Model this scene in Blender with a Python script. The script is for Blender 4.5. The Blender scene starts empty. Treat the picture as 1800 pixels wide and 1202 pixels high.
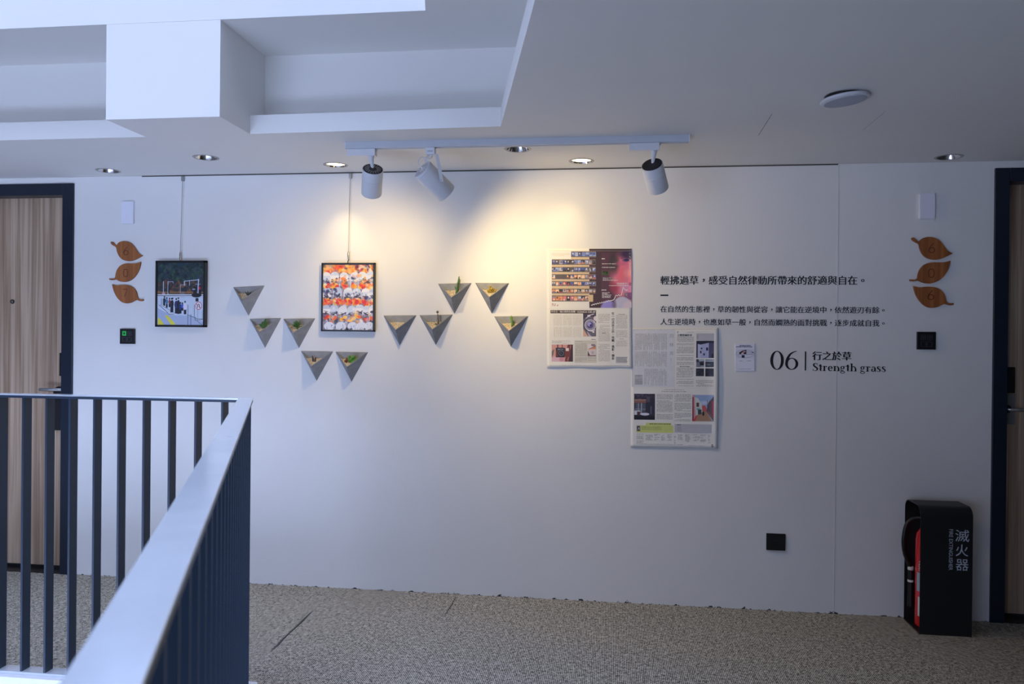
import bpy, math, random
import numpy as np
from mathutils import Vector, Matrix
from mathutils.geometry import tessellate_polygon

C = bpy.context.scene.collection
scene = bpy.context.scene
rnd = random.Random(7)

# ------------------------------------------------------------------ camera
F, YAW, PITCH, ROLL, D, EYE = 1378.4, .12617, .003524, .010083, 4.0032, 1.3273
def basis():
    cy, sy = math.cos(YAW), math.sin(YAW)
    fw = Vector((-sy*math.cos(PITCH), cy*math.cos(PITCH), -math.sin(PITCH)))
    r = Vector((cy, sy, 0)); u = r.cross(fw)
    cr, sr = math.cos(ROLL), math.sin(ROLL)
    return r*cr+u*sr, u*cr-r*sr, fw
RT, UP, FW = basis()
EYEP = Vector((0, -D, EYE))
cam = bpy.data.objects.new('camera', bpy.data.cameras.new('camera'))
C.objects.link(cam)
cam.data.sensor_width = 36; cam.data.lens = F/1800*36
cam.data.clip_start = .02
cam.data.dof.use_dof = True; cam.data.dof.focus_distance = 4.1; cam.data.dof.aperture_fstop = 5.6
cam.matrix_world = Matrix(((RT.x, UP.x, -FW.x, 0), (RT.y, UP.y, -FW.y, -D), (RT.z, UP.z, -FW.z, EYE), (0, 0, 0, 1)))
scene.camera = cam

# ------------------------------------------------------------------ world, light, exposure
SKY = 8.6
w = bpy.data.worlds.new('world'); scene.world = w; w.use_nodes = True
bg = w.node_tree.nodes['Background']
bg.inputs[0].default_value = (.50, .615, .965, 1); bg.inputs[1].default_value = SKY
scene.view_settings.view_transform = 'Standard'; scene.view_settings.look = 'None'
scene.view_settings.gamma = 1; scene.view_settings.use_curve_mapping = False
scene.view_settings.exposure = 0.0
scene.cycles.use_denoising = True
scene.cycles.max_bounces = 8; scene.cycles.diffuse_bounces = 6
scene.cycles.sample_clamp_indirect = 6
TOP = 6.5                                            # top of the light well, open to the sky
pl = bpy.data.lights.new('sky_portal', 'AREA'); pl.shape = 'RECTANGLE'; pl.size = 6; pl.size_y = 4.2; pl.cycles.is_portal = True
po = bpy.data.objects.new('sky_portal', pl); C.objects.link(po); po.location = (-2.5, -3.05, TOP-.02)
WX0, WX1, WZ0, WZ1, WY = -4.0, -1.0, .1, 1.7, -6.6       # unseen opening added behind the camera to brighten the back wall
pw = bpy.data.lights.new('fill_window_portal', 'AREA'); pw.shape = 'RECTANGLE'; pw.size = WX1-WX0; pw.size_y = WZ1-WZ0; pw.cycles.is_portal = True
pwo = bpy.data.objects.new('fill_window_portal', pw); C.objects.link(pwo); pwo.location = ((WX0+WX1)/2, WY-.03, (WZ0+WZ1)/2); pwo.rotation_euler = (math.radians(90), 0, 0)

def lamp(name, loc, aim, watts, angle, blend, col=(1, .73, .33), radius=.02, parent=None):
    l = bpy.data.lights.new(name, 'SPOT'); l.energy = watts; l.color = col
    l.spot_size = math.radians(angle); l.spot_blend = blend; l.shadow_soft_size = radius
    o = bpy.data.objects.new(name, l); C.objects.link(o)
    o.rotation_euler = (Vector(aim)-Vector(loc)).to_track_quat('-Z', 'Y').to_euler()
    if parent: o.parent = parent; o.location = Vector(loc)-wloc(parent)
    else: o.location = loc
    return o

# ------------------------------------------------------------------ helpers
def px(x, y, Y=0.0):                                  # where the line of sight through a pixel meets the plane y = Y
    d = FW + RT*((x-900)/F) - UP*((y-601)/F)
    t = (Y+D)/d.y
    return EYEP + d*t
def pz(x, y, Z):
    d = FW + RT*((x-900)/F) - UP*((y-601)/F)
    return EYEP + d*((Z-EYE)/d.z)
def lin(c):
    return tuple(((v/255)/12.92 if v/255 <= .04045 else ((v/255+.055)/1.055)**2.4) for v in c)
def wloc(o):
    v = Vector((0, 0, 0))
    while o: v = v+o.location; o = o.parent
    return v

def tag(o, label=None, cat=None, group=None, kind=None):
    if label: o['label'] = label
    if cat: o['category'] = cat
    if group: o['group'] = group
    if kind: o['kind'] = kind
    return o
def thing(name, loc, label, cat, group=None, kind=None):
    o = bpy.data.objects.new(name, None); o.empty_display_size = .02
    C.objects.link(o); o.location = loc
    return tag(o, label, cat, group, kind)

class MB:
    def __init__(s): s.v = []; s.f = []; s.c = None
    def add(s, vs, fs):
        n = len(s.v); s.v += [Vector(v) for v in vs]; s.f += [tuple(i+n for i in f) for f in fs]; return s
    def box(s, a, b):
        x0, x1 = sorted((a[0], b[0])); y0, y1 = sorted((a[1], b[1])); z0, z1 = sorted((a[2], b[2]))
        return s.add([(x0,y0,z0),(x1,y0,z0),(x1,y1,z0),(x0,y1,z0),(x0,y0,z1),(x1,y0,z1),(x1,y1,z1),(x0,y1,z1)],
                     [(0,3,2,1),(4,5,6,7),(0,1,5,4),(1,2,6,5),(2,3,7,6),(3,0,4,7)])
    def quad(s, *p): return s.add(p, [tuple(range(len(p)))])
    def prism(s, poly, z0, z1):                       # poly: xy list, vertical prism
        n = len(poly)
        vs = [(x, y, z0) for x, y in poly]+[(x, y, z1) for x, y in poly]
        return s.add(vs, [tuple(range(n))[::-1], tuple(range(n, 2*n))]+[(i, (i+1) % n, (i+1) % n+n, i+n) for i in range(n)])
    def extr(s, pts, vec):                            # planar polygon pts (3D) extruded by vec
        n = len(pts); vec = Vector(vec); pts = [Vector(p) for p in pts]
        tr = tessellate_polygon([pts])
        vs = pts+[p+vec for p in pts]
        fs = [tuple(t) for t in tr]+[tuple(i+n for i in t)[::-1] for t in tr]
        return s.add(vs, fs+[(i, (i+1) % n, (i+1) % n+n, i+n) for i in range(n)])
    def tube(s, path, rad, seg=12, cap=True, flat=1.0):
        path = [Vector(p) for p in path]
        if not hasattr(rad, '__len__'): rad = [rad]*len(path)
        n0 = len(s.v); up = None
        for i, p in enumerate(path):
            a = path[max(i-1, 0)]; b = path[min(i+1, len(path)-1)]
            t = (b-a).normalized()
            if up is None:
                up = t.orthogonal().normalized()
            else:
                up = (up-t*up.dot(t)).normalized()
            sd = t.cross(up)
            for k in range(seg):
                an = 2*math.pi*k/seg
                s.v.append(p+(up*math.cos(an)+sd*math.sin(an)*flat)*rad[i])
        for i in range(len(path)-1):
            for k in range(seg):
                a = n0+i*seg+k; b = n0+i*seg+(k+1) % seg
                s.f.append((a, b, b+seg, a+seg))
        if cap:
            s.f.append(tuple(n0+k for k in range(seg))[::-1]); e = n0+(len(path)-1)*seg
            s.f.append(tuple(e+k for k in range(seg)))
        return s
    def lathe(s, o, ax, prof, seg=32, cap=True):                # prof: (radius, distance along axis)
        ax = Vector(ax).normalized(); o = Vector(o)
        u = ax.orthogonal().normalized(); v = ax.cross(u); n0 = len(s.v)
        for r, h in prof:
            for k in range(seg):
                an = 2*math.pi*k/seg
                s.v.append(o+ax*h+(u*math.cos(an)+v*math.sin(an))*r)
        for i in range(len(prof)-1):
            for k in range(seg):
                a = n0+i*seg+k; b = n0+i*seg+(k+1) % seg
                s.f.append((a, b, b+seg, a+seg))
        if cap and prof[0][0] > 1e-5: s.f.append(tuple(n0+k for k in range(seg))[::-1])
        if cap and prof[-1][0] > 1e-5:
            e = n0+(len(prof)-1)*seg; s.f.append(tuple(e+k for k in range(seg)))
        return s
    def ball(s, o, r, seg=8, sc=(1, 1, 1)):
        o = Vector(o); n0 = len(s.v); rings = max(3, seg//2)
        for i in range(1, rings):
            th = math.pi*i/rings
            for k in range(seg):
                ph = 2*math.pi*k/seg
                s.v.append(o+Vector((math.sin(th)*math.cos(ph)*sc[0], math.sin(th)*math.sin(ph)*sc[1], math.cos(th)*sc[2]))*r)
        for i in range(rings-2):
            for k in range(seg):
                a = n0+i*seg+k; b = n0+i*seg+(k+1) % seg
                s.f.append((a, b, b+seg, a+seg))
        t = len(s.v); s.v += [o+Vector((0, 0, r*sc[2])), o-Vector((0, 0, r*sc[2]))]
        e = n0+(rings-2)*seg
        for k in range(seg):
            s.f.append((n0+(k+1) % seg, n0+k, t)); s.f.append((e+k, e+(k+1) % seg, t+1))
        return s
    def build(s, name, mat, parent=None, smooth=False, bevel=0, cols=None, label=None):
        if parent is not None: org = wloc(parent)
        else:
            vs = s.v; org = Vector(((min(v.x for v in vs)+max(v.x for v in vs))/2, (min(v.y for v in vs)+max(v.y for v in vs))/2, min(v.z for v in vs)))
        me = bpy.data.meshes.new(name)
        me.from_pydata([tuple(v-org) for v in s.v], [], s.f)
        if cols is not None:
            at = me.color_attributes.new('Col', 'FLOAT_COLOR', 'POINT')
            at.data.foreach_set('color', cols.astype(np.float32).ravel())
        me.update()
        import bmesh
        if cols is None and len(s.f) < 60000:
            b = bmesh.new(); b.from_mesh(me); bmesh.ops.recalc_face_normals(b, faces=b.faces); b.to_mesh(me); b.free()
        if smooth:
            me.shade_smooth()
            if smooth != 'all': me.set_sharp_from_angle(angle=math.radians(38))
        if mat: me.materials.append(mat)
        o = bpy.data.objects.new(name, me); C.objects.link(o)
        if parent is not None: o.parent = parent
        else: o.location = org
        if bevel:
            m = o.modifiers.new('bevel', 'BEVEL'); m.width = bevel; m.segments = 3; m.limit_method = 'ANGLE'; m.angle_limit = math.radians(40)
            m.harden_normals = False
        if label: o['label'] = label
        return o

# ------------------------------------------------------------------ materials
def mat(name, col, rough=.6, metal=0, var=.04, scale=30, bump=0, bscale=200, coat=0, spec=.5, emit=None, estr=0, stretch=None):
    m = bpy.data.materials.new(name); m.use_nodes = True
    nt = m.node_tree; p = nt.nodes['Principled BSDF']
    L = nt.links.new
    c = lin(col)
    tc = nt.nodes.new('ShaderNodeTexCoord'); mp = nt.nodes.new('ShaderNodeMapping'); L(tc.outputs['Object'], mp.inputs[0])
    if stretch: mp.inputs['Scale'].default_value = stretch
    nz = nt.nodes.new('ShaderNodeTexNoise'); nz.inputs['Scale'].default_value = scale; nz.inputs['Detail'].default_value = 4
    L(mp.outputs[0], nz.inputs[0])
    r = nt.nodes.new('ShaderNodeValToRGB'); L(nz.outputs[0], r.inputs[0])
    r.color_ramp.elements[0].position = .3; r.color_ramp.elements[1].position = .7
    r.color_ramp.elements[0].color = (*[max(0, v*(1-var)) for v in c], 1)
    r.color_ramp.elements[1].color = (*[min(1, v*(1+var)) for v in c], 1)
    L(r.outputs[0], p.inputs['Base Color'])
    p.inputs['Roughness'].default_value = rough; p.inputs['Metallic'].default_value = metal
    p.inputs['Coat Weight'].default_value = coat; p.inputs['Specular IOR Level'].default_value = spec
    if bump:
        n2 = nt.nodes.new('ShaderNodeTexNoise'); n2.inputs['Scale'].default_value = bscale; n2.inputs['Detail'].default_value = 3
        L(tc.outputs['Object'], n2.inputs[0])
        b = nt.nodes.new('ShaderNodeBump'); b.inputs['Strength'].default_value = bump; b.inputs['Distance'].default_value = .002
        L(n2.outputs[0], b.inputs['Height']); L(b.outputs[0], p.inputs['Normal'])
    if emit:
        p.inputs['Emission Color'].default_value = (*lin(emit), 1); p.inputs['Emission Strength'].default_value = estr
    return m

def mat_print(name='printed_ink', rough=.45):
    m = bpy.data.materials.new(name); m.use_nodes = True
    nt = m.node_tree; p = nt.nodes['Principled BSDF']
    a = nt.nodes.new('ShaderNodeAttribute'); a.attribute_name = 'Col'
    nt.links.new(a.outputs['Color'], p.inputs['Base Color']); p.inputs['Roughness'].default_value = rough
    return m

def mat_wall(name, col):
    m = mat(name, col, rough=.85, var=.015, scale=3, bump=.25, bscale=90)
    nt = m.node_tree; L = nt.links.new; p = nt.nodes['Principled BSDF']
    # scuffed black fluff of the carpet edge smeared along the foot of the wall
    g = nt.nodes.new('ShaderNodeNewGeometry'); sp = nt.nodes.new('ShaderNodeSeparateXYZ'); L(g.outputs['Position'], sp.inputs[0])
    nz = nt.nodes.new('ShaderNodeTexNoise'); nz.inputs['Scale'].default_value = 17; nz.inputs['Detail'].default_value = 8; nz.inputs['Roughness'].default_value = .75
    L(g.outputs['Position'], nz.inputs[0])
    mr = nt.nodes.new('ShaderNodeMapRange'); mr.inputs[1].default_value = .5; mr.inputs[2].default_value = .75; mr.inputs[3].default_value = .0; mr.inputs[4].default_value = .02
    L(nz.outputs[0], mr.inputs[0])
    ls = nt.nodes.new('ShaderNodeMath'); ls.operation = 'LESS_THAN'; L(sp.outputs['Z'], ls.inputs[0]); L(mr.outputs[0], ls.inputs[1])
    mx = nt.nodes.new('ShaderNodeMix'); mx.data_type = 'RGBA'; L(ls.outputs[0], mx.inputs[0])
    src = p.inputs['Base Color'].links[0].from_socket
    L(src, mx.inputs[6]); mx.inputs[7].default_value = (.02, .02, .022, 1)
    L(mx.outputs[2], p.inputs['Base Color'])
    return m

def mat_carpet():
    m = bpy.data.materials.new('loop_carpet'); m.use_nodes = True
    nt = m.node_tree; p = nt.nodes['Principled BSDF']; L = nt.links.new
    g = nt.nodes.new('ShaderNodeNewGeometry')
    wv = nt.nodes.new('ShaderNodeTexWave'); wv.wave_type = 'BANDS'; wv.bands_direction = 'X'
    wv.inputs['Scale'].default_value = 42; wv.inputs['Distortion'].default_value = 1.2; wv.inputs['Detail'].default_value = 2; wv.inputs['Detail Scale'].default_value = 3
    L(g.outputs['Position'], wv.inputs[0])
    mp = nt.nodes.new('ShaderNodeMapping'); mp.inputs['Scale'].default_value = (190, 230, 100); L(g.outputs['Position'], mp.inputs[0])
    vo = nt.nodes.new('ShaderNodeTexVoronoi'); vo.inputs['Scale'].default_value = 1.0; L(mp.outputs[0], vo.inputs[0])
    nz = nt.nodes.new('ShaderNodeTexNoise'); nz.inputs['Scale'].default_value = 60; nz.inputs['Detail'].default_value = 5; L(g.outputs['Position'], nz.inputs[0])
    a = nt.nodes.new('ShaderNodeMath'); a.operation = 'MULTIPLY'; L(wv.outputs['Fac'], a.inputs[0]); a.inputs[1].default_value = .30
    b = nt.nodes.new('ShaderNodeMath'); b.operation = 'MULTIPLY_ADD'; L(vo.outputs['Distance'], b.inputs[0]); b.inputs[1].default_value = -.55; L(a.outputs[0], b.inputs[2])
    c = nt.nodes.new('ShaderNodeMath'); c.operation = 'MULTIPLY_ADD'; L(nz.outputs[0], c.inputs[0]); c.inputs[1].default_value = .6; L(b.outputs[0], c.inputs[2])
    r = nt.nodes.new('ShaderNodeValToRGB'); L(c.outputs[0], r.inputs[0])
    r.color_ramp.elements[0].position = -.0; r.color_ramp.elements[1].position = .42
    r.color_ramp.elements[0].color = (*lin((84, 79, 68)), 1); r.color_ramp.elements[1].color = (*lin((212, 205, 188)), 1)
    L(r.outputs[0], p.inputs['Base Color']); p.inputs['Roughness'].default_value = .95; p.inputs['Specular IOR Level'].default_value = .1
    bp = nt.nodes.new('ShaderNodeBump'); bp.inputs['Strength'].default_value = .7; bp.inputs['Distance'].default_value = .004
    L(c.outputs[0], bp.inputs['Height']); L(bp.outputs[0], p.inputs['Normal'])
    return m

def mat_wood(name, c0, c1, c2, rough=.45):
    m = bpy.data.materials.new(name); m.use_nodes = True
    nt = m.node_tree; p = nt.nodes['Principled BSDF']; L = nt.links.new
    tc = nt.nodes.new('ShaderNodeNewGeometry')
    mp = nt.nodes.new('ShaderNodeMapping'); mp.inputs['Scale'].default_value = (34, 34, .7); L(tc.outputs['Position'], mp.inputs[0])
    nz = nt.nodes.new('ShaderNodeTexNoise'); nz.inputs['Scale'].default_value = 1; nz.inputs['Detail'].default_value = 6; nz.inputs['Distortion'].default_value = .8
    L(mp.outputs[0], nz.inputs[0])
    mp2 = nt.nodes.new('ShaderNodeMapping'); mp2.inputs['Scale'].default_value = (170, 170, 2.5); L(tc.outputs['Position'], mp2.inputs[0])
    n2 = nt.nodes.new('ShaderNodeTexNoise'); n2.inputs['Scale'].default_value = 1; n2.inputs['Detail'].default_value = 3; L(mp2.outputs[0], n2.inputs[0])
    a = nt.nodes.new('ShaderNodeMath'); a.operation = 'MULTIPLY_ADD'; L(n2.outputs[0], a.inputs[0]); a.inputs[1].default_value = .28; L(nz.outputs[0], a.inputs[2])
    r = nt.nodes.new('ShaderNodeValToRGB'); L(a.outputs[0], r.inputs[0])
    e = r.color_ramp.elements; e[0].position = .48; e[0].color = (*lin(c0), 1); e[1].position = .78; e[1].color = (*lin(c2), 1)
    q = e.new(.63); q.color = (*lin(c1), 1)
    L(r.outputs[0], p.inputs['Base Color']); p.inputs['Roughness'].default_value = rough
    return m

WALL = mat_wall('wall_paint', (224, 223, 220))
CEIL = mat('ceiling_paint', (226, 225, 221), rough=.9, var=.012, scale=2, bump=.12, bscale=60)
DIM = mat('dim_wall_paint', (92, 86, 80), rough=.9)  # dark tone for unseen surfaces, chosen to cut bounced light
CARPET = mat_carpet()
FRAMEM = mat('dark_door_frame', (18, 30, 46), rough=.35, var=.05)
WOODL = mat_wood('ash_veneer', (140, 116, 94), (166, 142, 118), (190, 168, 144))
LEAFW = mat_wood('leaf_plywood', (128, 74, 32), (146, 86, 40), (162, 100, 50), .55)
LEAFD = mat('engraved_wood', (104, 50, 22), rough=.7)
LEAFE = mat('burnt_leaf_edge', (66, 36, 20), rough=.7)
RAIL = mat('handrail_metal', (225, 234, 243), rough=.17, metal=.5, var=.06, scale=8, stretch=(1, 1, 1))
BARM = mat('navy_bar_paint', (26, 44, 62), rough=.38, var=.06, scale=20)
CURB = mat('white_curb_paint', (222, 222, 222), rough=.7, bump=.2, bscale=40)
CONC = mat('cast_concrete', (140, 142, 146), rough=.85, var=.16, scale=26, bump=.5, bscale=160)
GRAV = mat('cream_gravel', (226, 214, 190), rough=.8, var=.15, scale=160)
SOIL = mat('grit_bed', (176, 160, 134), rough=.95, var=.25, scale=200)
WHITE = mat('white_lamp_enamel', (214, 216, 220), rough=.32, var=.02)
TRACKM = mat('white_track_paint', (190, 194, 200), rough=.4, var=.02)
BLACK = mat('black_plastic', (14, 15, 18), rough=.4, var=.1)
BLACKM = mat('black_powder_coat', (13, 15, 18), rough=.5, var=.08, bump=.1, bscale=400)
INK = mat('black_vinyl', (17, 17, 20), rough=.5)
PLATE = mat('white_plate_plastic', (226, 228, 238), rough=.35, var=.01)
STEEL = mat('brushed_steel', (168, 170, 172), rough=.3, metal=.95, var=.04)
CHROME = mat('bright_reflector', (215, 215, 215), rough=.12, metal=1, var=.02)
WIREM = mat('hanging_wire', (120, 118, 110), rough=.4, metal=.6)
RED = mat('extinguisher_red', (196, 14, 18), rough=.3, coat=.4)
LABELM = mat('paper_label', (214, 214, 210), rough=.6)
GREYT = mat('grey_lettering', (186, 196, 208), rough=.5)
SLOT = mat('dark_shadow_gap', (74, 70, 66), rough=.8)
SEAM = mat('seam_line', (120, 118, 112), rough=.9)
LENS = mat('lit_lamp_lens', (255, 240, 215), rough=.4, emit=(255, 226, 180), estr=4)
LENSOFF = mat('unlit_lamp_lens', (150, 152, 158), rough=.2)
PRINT = mat_print()
PAPER = mat('newsprint', (228, 226, 220), rough=.85, var=.015, scale=12)
DKBR = mat('brown_print_bar', (78, 60, 58), rough=.7)
GREYTXT = mat('grey_newsprint_text', (150, 146, 140), rough=.8)
WHITEINK = mat('white_print', (236, 234, 230), rough=.7)

H = 2.2
# ------------------------------------------------------------------ the setting
XL, XR, YN = -5.5, 3.0, -6.6
# openings for the doors
LD1 = px(129, 600).x; LD0 = LD1-1.06                    # left door frame, outer edges
RD0 = px(1744.5, 600).x; RD1 = RD0+1.06
DH = 2.165                                             # top of the frames
FWD = .065                                             # visible width of a jamb
def wallbox(name, a, b, m): return tag(MB().box(a, b).build(name, m), kind='structure')
mb = MB()
mb.box((XL, 0, -.02), (LD0, .14, H+.08)); mb.box((LD0, 0, DH), (LD1, .14, H+.08)); mb.box((LD1, 0, -.02), (RD0, .14, H+.08))
mb.box((RD0, 0, DH), (RD1, .14, H+.08)); mb.box((RD1, 0, -.02), (XR, .14, H+.08)); mb.box((XL, .14, -.02), (XR, .2, H+.08))
tag(mb.build('wall_back', WALL), kind='structure')
tag(MB().box((XL-.1, YN, -3.2), (XL, .14, H+.4)).build('wall_left', DIM), kind='structure')
tag(MB().box((XR, YN, -.02), (XR+.1, .14, H+.08)).build('wall_right', DIM), kind='structure')
mb = MB().box((XL, YN-.1, -.02), (WX0, YN, H+.08)).box((WX1, YN-.1, -.02), (XR, YN, H+.08)).box((WX0, YN-.1, -.02), (WX1, YN, WZ0)).box((WX0, YN-.1, WZ1), (WX1, YN, H+.08))
tag(mb.build('wall_near', DIM), kind='structure')
mb = MB()
for k in range(3):
    x_ = WX0+(WX1-WX0-.05)*k/2; mb.box((x_, YN-.08, WZ0), (x_+.05, YN-.03, WZ1))
mb.box((WX0, YN-.08, WZ0), (WX1, YN-.03, WZ0+.05)).box((WX0, YN-.08, WZ1-.05), (WX1, YN-.03, WZ1))
def seam(name, a, b, wd, m, y=-.0012):
    pass
tag(mb.build('fill_window_1', FRAMEM), kind='structure')  # frame of the unseen opening added for fill light
# vertical joint between wall boards
xs = px(1471, 600).x
tag(MB().box((xs-.0012, -.0015, .0), (xs+.0012, .001, H)).build('trim_1', mat('filled_joint', (206, 204, 198), rough=.9)), kind='structure')
# dark hanging rail let into the joint of wall and ceiling
x0, x1 = px(250, 310).x, px(1473, 291).x
tr = MB().box((x0, -.004, H-.0055), (x1, .001, H-.0005)).build('trim_2', SLOT); tag(tr, kind='structure')

# light well: path of the railing
dv = Vector((.4057, -.914)).normalized()
CX, CY = -1.335, -1.262
PA, PB, PC = Vector((XL, CY)), Vector((CX, CY)), Vector((CX, CY))+dv*3.95
def offset(d):                                         # d > 0: towards the corridor, away from the well
    n1 = Vector((0, 1)); n2 = Vector((-dv.y, dv.x))    # n2 points to +x side
    if n2.x < 0: n2 = -n2
    a = PA+n1*d; c = PC+n2*d
    # miter
    p1, q1 = PB+n1*d, PB+n2*d
    t = (q1.y-p1.y)/(-dv.y) if abs(dv.y) > 1e-6 else 0
    b = Vector((q1.x+dv.x*((p1.y-q1.y)/dv.y), p1.y))
    return a, b, c
def strip(d0, d1):
    a, b, c = offset(d0); e, f, g = offset(d1)
    return [tuple(a), tuple(b), tuple(c), tuple(g), tuple(f), tuple(e)]
a, b, c = offset(.05)
well_out = [tuple(a), tuple(b), tuple(c), (XL, c.y)]
# carpeted floor round the well
fl = [(XL, 0.14), (XR, .14), (XR, YN), (XL, YN)]
P3 = [[Vector((x, y, 0)) for x, y in fl], [Vector((x, y, 0)) for x, y in well_out]]
flat = P3[0]+P3[1]
mb = MB().add(flat, [tuple(t) for t in tessellate_polygon(P3)])
floor = mb.build('floor', CARPET); tag(floor, kind='structure')
floor.data.flip_normals() if floor.data.polygons[0].normal.z < 0 else None
# slab edge and curb
mb = MB().prism(strip(.05, -.05), -.42, .035)
tag(mb.build('trim_3', CURB), kind='structure')
tag(MB().box((XL, YN, -3.3), (XR, .14, -3.2)).build('floor_lower', DIM), kind='structure')  # unseen lower floor, added and darkened to weaken upward bounce
tag(MB().box((XL, c.y-.1, -.42), (c.x+.05, c.y, .035)).build('trim_4', CURB), kind='structure')
# black slits and joints of the carpet
def carpet_line(pts, wd, name):
    ps = [pz(x, y, 0.0) for x, y in pts]
    m = MB(); n = len(ps)
    vs = []
    for i, p in enumerate(ps):
        t = (ps[min(i+1, n-1)]-ps[max(i-1, 0)]).normalized(); s = Vector((-t.y, t.x, 0))
        ww = wd*(.35 if i in (0, n-1) else 1)*(.8+.4*rnd.random())
        vs += [p+s*ww+Vector((0, 0, .0008)), p-s*ww+Vector((0, 0, .0008))]
    m.add(vs, [(2*i, 2*i+1, 2*i+3, 2*i+2) for i in range(n-1)])
    return m.build(name, BLACK, floor)
carpet_line([(551, 1073), (540, 1083), (527, 1096), (509, 1112), (497, 1124), (489, 1133), (484, 1137), (475, 1146)], .005, 'carpet_slit')
carpet_line([(801, 1049), (795, 1061), (786, 1075), (779, 1087)], .0032, 'carpet_slit')

# lower ceiling with its opening and the lamp holes
U = .217
O = [(XL, -.785), (-2.041, -.785), (-2.041, -1.055), (-1.555, -1.055), (-1.555, -.792), (-.46, -.815), (-.46+U*4.2, -5.015), (XL, -5.015)]
def circ(x, y, r, n=28): return [(x+r*math.cos(2*math.pi*k/n), y+r*math.sin(2*math.pi*k/n)) for k in range(n)]
DL = [((190, 300), False), ((362, 277), False), ((590, 290), True), ((910, 262), False), ((1022, 283), True), ((1668, 276), False)]
DLP = [pz(q[0], q[1], H) for q, _ in DL]
outer = [(XL, 0), (XR, 0), (XR, YN), (XL, YN)]
def ring(loops, z):
    L3 = [[Vector((x, y, z)) for x, y in l] for l in loops]
    return [v for l in L3 for v in l], [tuple(t) for t in tessellate_polygon(L3)]
mb = MB()
HR = .053
mb.add(*ring([outer, O]+[circ(p.x, p.y, HR) for p in DLP], H))
mb.add(*ring([outer, O], H+.08))
n = len(O)
mb.add([(x, y, H) for x, y in O]+[(x, y, H+.08) for x, y in O], [(i, (i+1) % n, (i+1) % n+n, i+n) for i in range(n)])
mb.box((XL, -.002, H), (XR, .14, H+.08))
tag(mb.build('ceiling', CEIL), kind='structure')
# box beam hanging into the opening, flush with the ceiling
R2 = 2.585
mb = MB()
mb.box((-2.042, -1.056, H+.0004), (-1.554, -.64, R2-.0005))
tag(mb.build('ceiling_beam', CEIL), kind='structure')
# coffer round the opening
K = [(XL, -.65), (-.40, -.65), (-.40+U*4.365, -5.015), (XL, -5.015)]
UO = [(XL, -1.055), (-.722, -1.055), (-.722+U*3.96, -5.015), (XL, -5.015)]
mb = MB()
mb.add([(K[i][0], K[i][1], z) for z in (H+.079, R2) for i in range(3)], [(0, 1, 4, 3), (1, 2, 5, 4)])
mb.quad(*[(x, y, R2) for x, y in (K[0], K[1], UO[1], UO[0])])
mb.quad(*[(x, y, R2) for x, y in (K[1], K[2], UO[2], UO[1])])
tag(mb.build('ceiling_coffer', CEIL), kind='structure')
mb = MB()
BT = 3.7
mb.box((XL, -1.055, R2+.001), (-.722, -.95, BT))
mb.prism([UO[1], UO[2], (UO[2][0]+.1, UO[2][1]), (UO[1][0]+.1, UO[1][1]+.1)], R2+.001, BT)
tag(mb.build('ceiling_well', CEIL), kind='structure')
# unseen walls above the well, added and kept dark to limit daylight bounce
mb = MB().box((XL, -1.055, BT), (-.722, -.95, TOP))
mb.prism([UO[1], UO[2], (UO[2][0]+.1, UO[2][1]), (UO[1][0]+.1, UO[1][1]+.1)], BT, TOP)
mb.box((XL-.1, YN, H+.4), (XL, .14, TOP)).box((XL, -5.12, H), (1.2, -5.015, TOP))
tag(mb.build('added_well_wall', DIM), kind='structure')
# fine access-panel joints in the ceiling
for i, (a, b) in enumerate([((1357, 200), (1333, 238)), ((1556, 196), (1516, 229))]):
    p, q = pz(*a, H), pz(*b, H)
    s = Vector((.0012 if i == 0 else .0006, 0, 0)); z = Vector((0, 0, -.0006))
    tag(MB().quad(p-s+z, p+s+z, q+s+z, q-s+z).build('trim_%d' % (5+i), SEAM), kind='structure')

# ------------------------------------------------------------------ doors
def door(n, X0, X1, hand):
    root = thing('door_%d' % n, ((X0+X1)/2, .04, 0), None, None, kind='structure')
    f = MB()
    f.box((X0, -.012, 0), (X0+FWD, .13, DH)).box((X1-FWD, -.012, 0), (X1, .13, DH)).box((X0+FWD, -.012, DH-FWD), (X1-FWD, .13, DH))
    f.build('door_frame', FRAMEM, root, bevel=.003)
    MB().box((X0, -.005, 0), (X1, .13, .004)).build('threshold', BLACK, root)
    MB().box((X0+FWD-.005, .075, .022), (X1-FWD+.005, .125, DH-FWD+.002)).build('door_leaf', WOODL, root)
    return root
d1 = door(1, LD0, LD1, 1)
tag(d1, 'grey-brown wood grain door in a dark frame behind the railing')
d2 = door(2, RD0, RD1, -1)
tag(d2, 'dim brown wood grain door in a dark frame at the right edge')
YD = .075
p = px(22, 530, YD)
peep = MB().lathe((p.x, YD, p.z), (0, -1, 0), [(.009, -.001), (.009, .004), (.012, .004), (.013, .001), (.013, -.001)][::-1], 20).build('peephole', BLACK, d1, smooth=True)
MB().lathe((p.x, YD-.0045, p.z), (0, -1, 0), [(.006, 0), (.006, .001)], 16).build('peephole_lens', STEEL, peep)
def plate(x0, y0, x1, y1, Y, th, name, m, par, bev=.003):
    a = px(x0, y0, Y-th); b = px(x1, y1, Y-th)
    return MB().box((a.x, Y-th, b.z), (b.x, Y, a.z)).build(name, m, par, bevel=bev)
plate(104, 620, 116, 661, YD, .02, 'lock_cover', BLACK, d1)
plate(93, 690, 116, 757, YD, .022, 'lock_body', BLACK, d1, .008)
p = px(101, 690, YD-.03); 
MB().lathe((p.x, YD, p.z), (0, -1, 0), [(.034, 0), (.034, .02), (.030, .024), (0, .025)], 28).build('handle_rose', BLACK, d1, smooth=True)
a = px(70, 684, YD-.06); b = px(107, 685, YD-.06)
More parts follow.
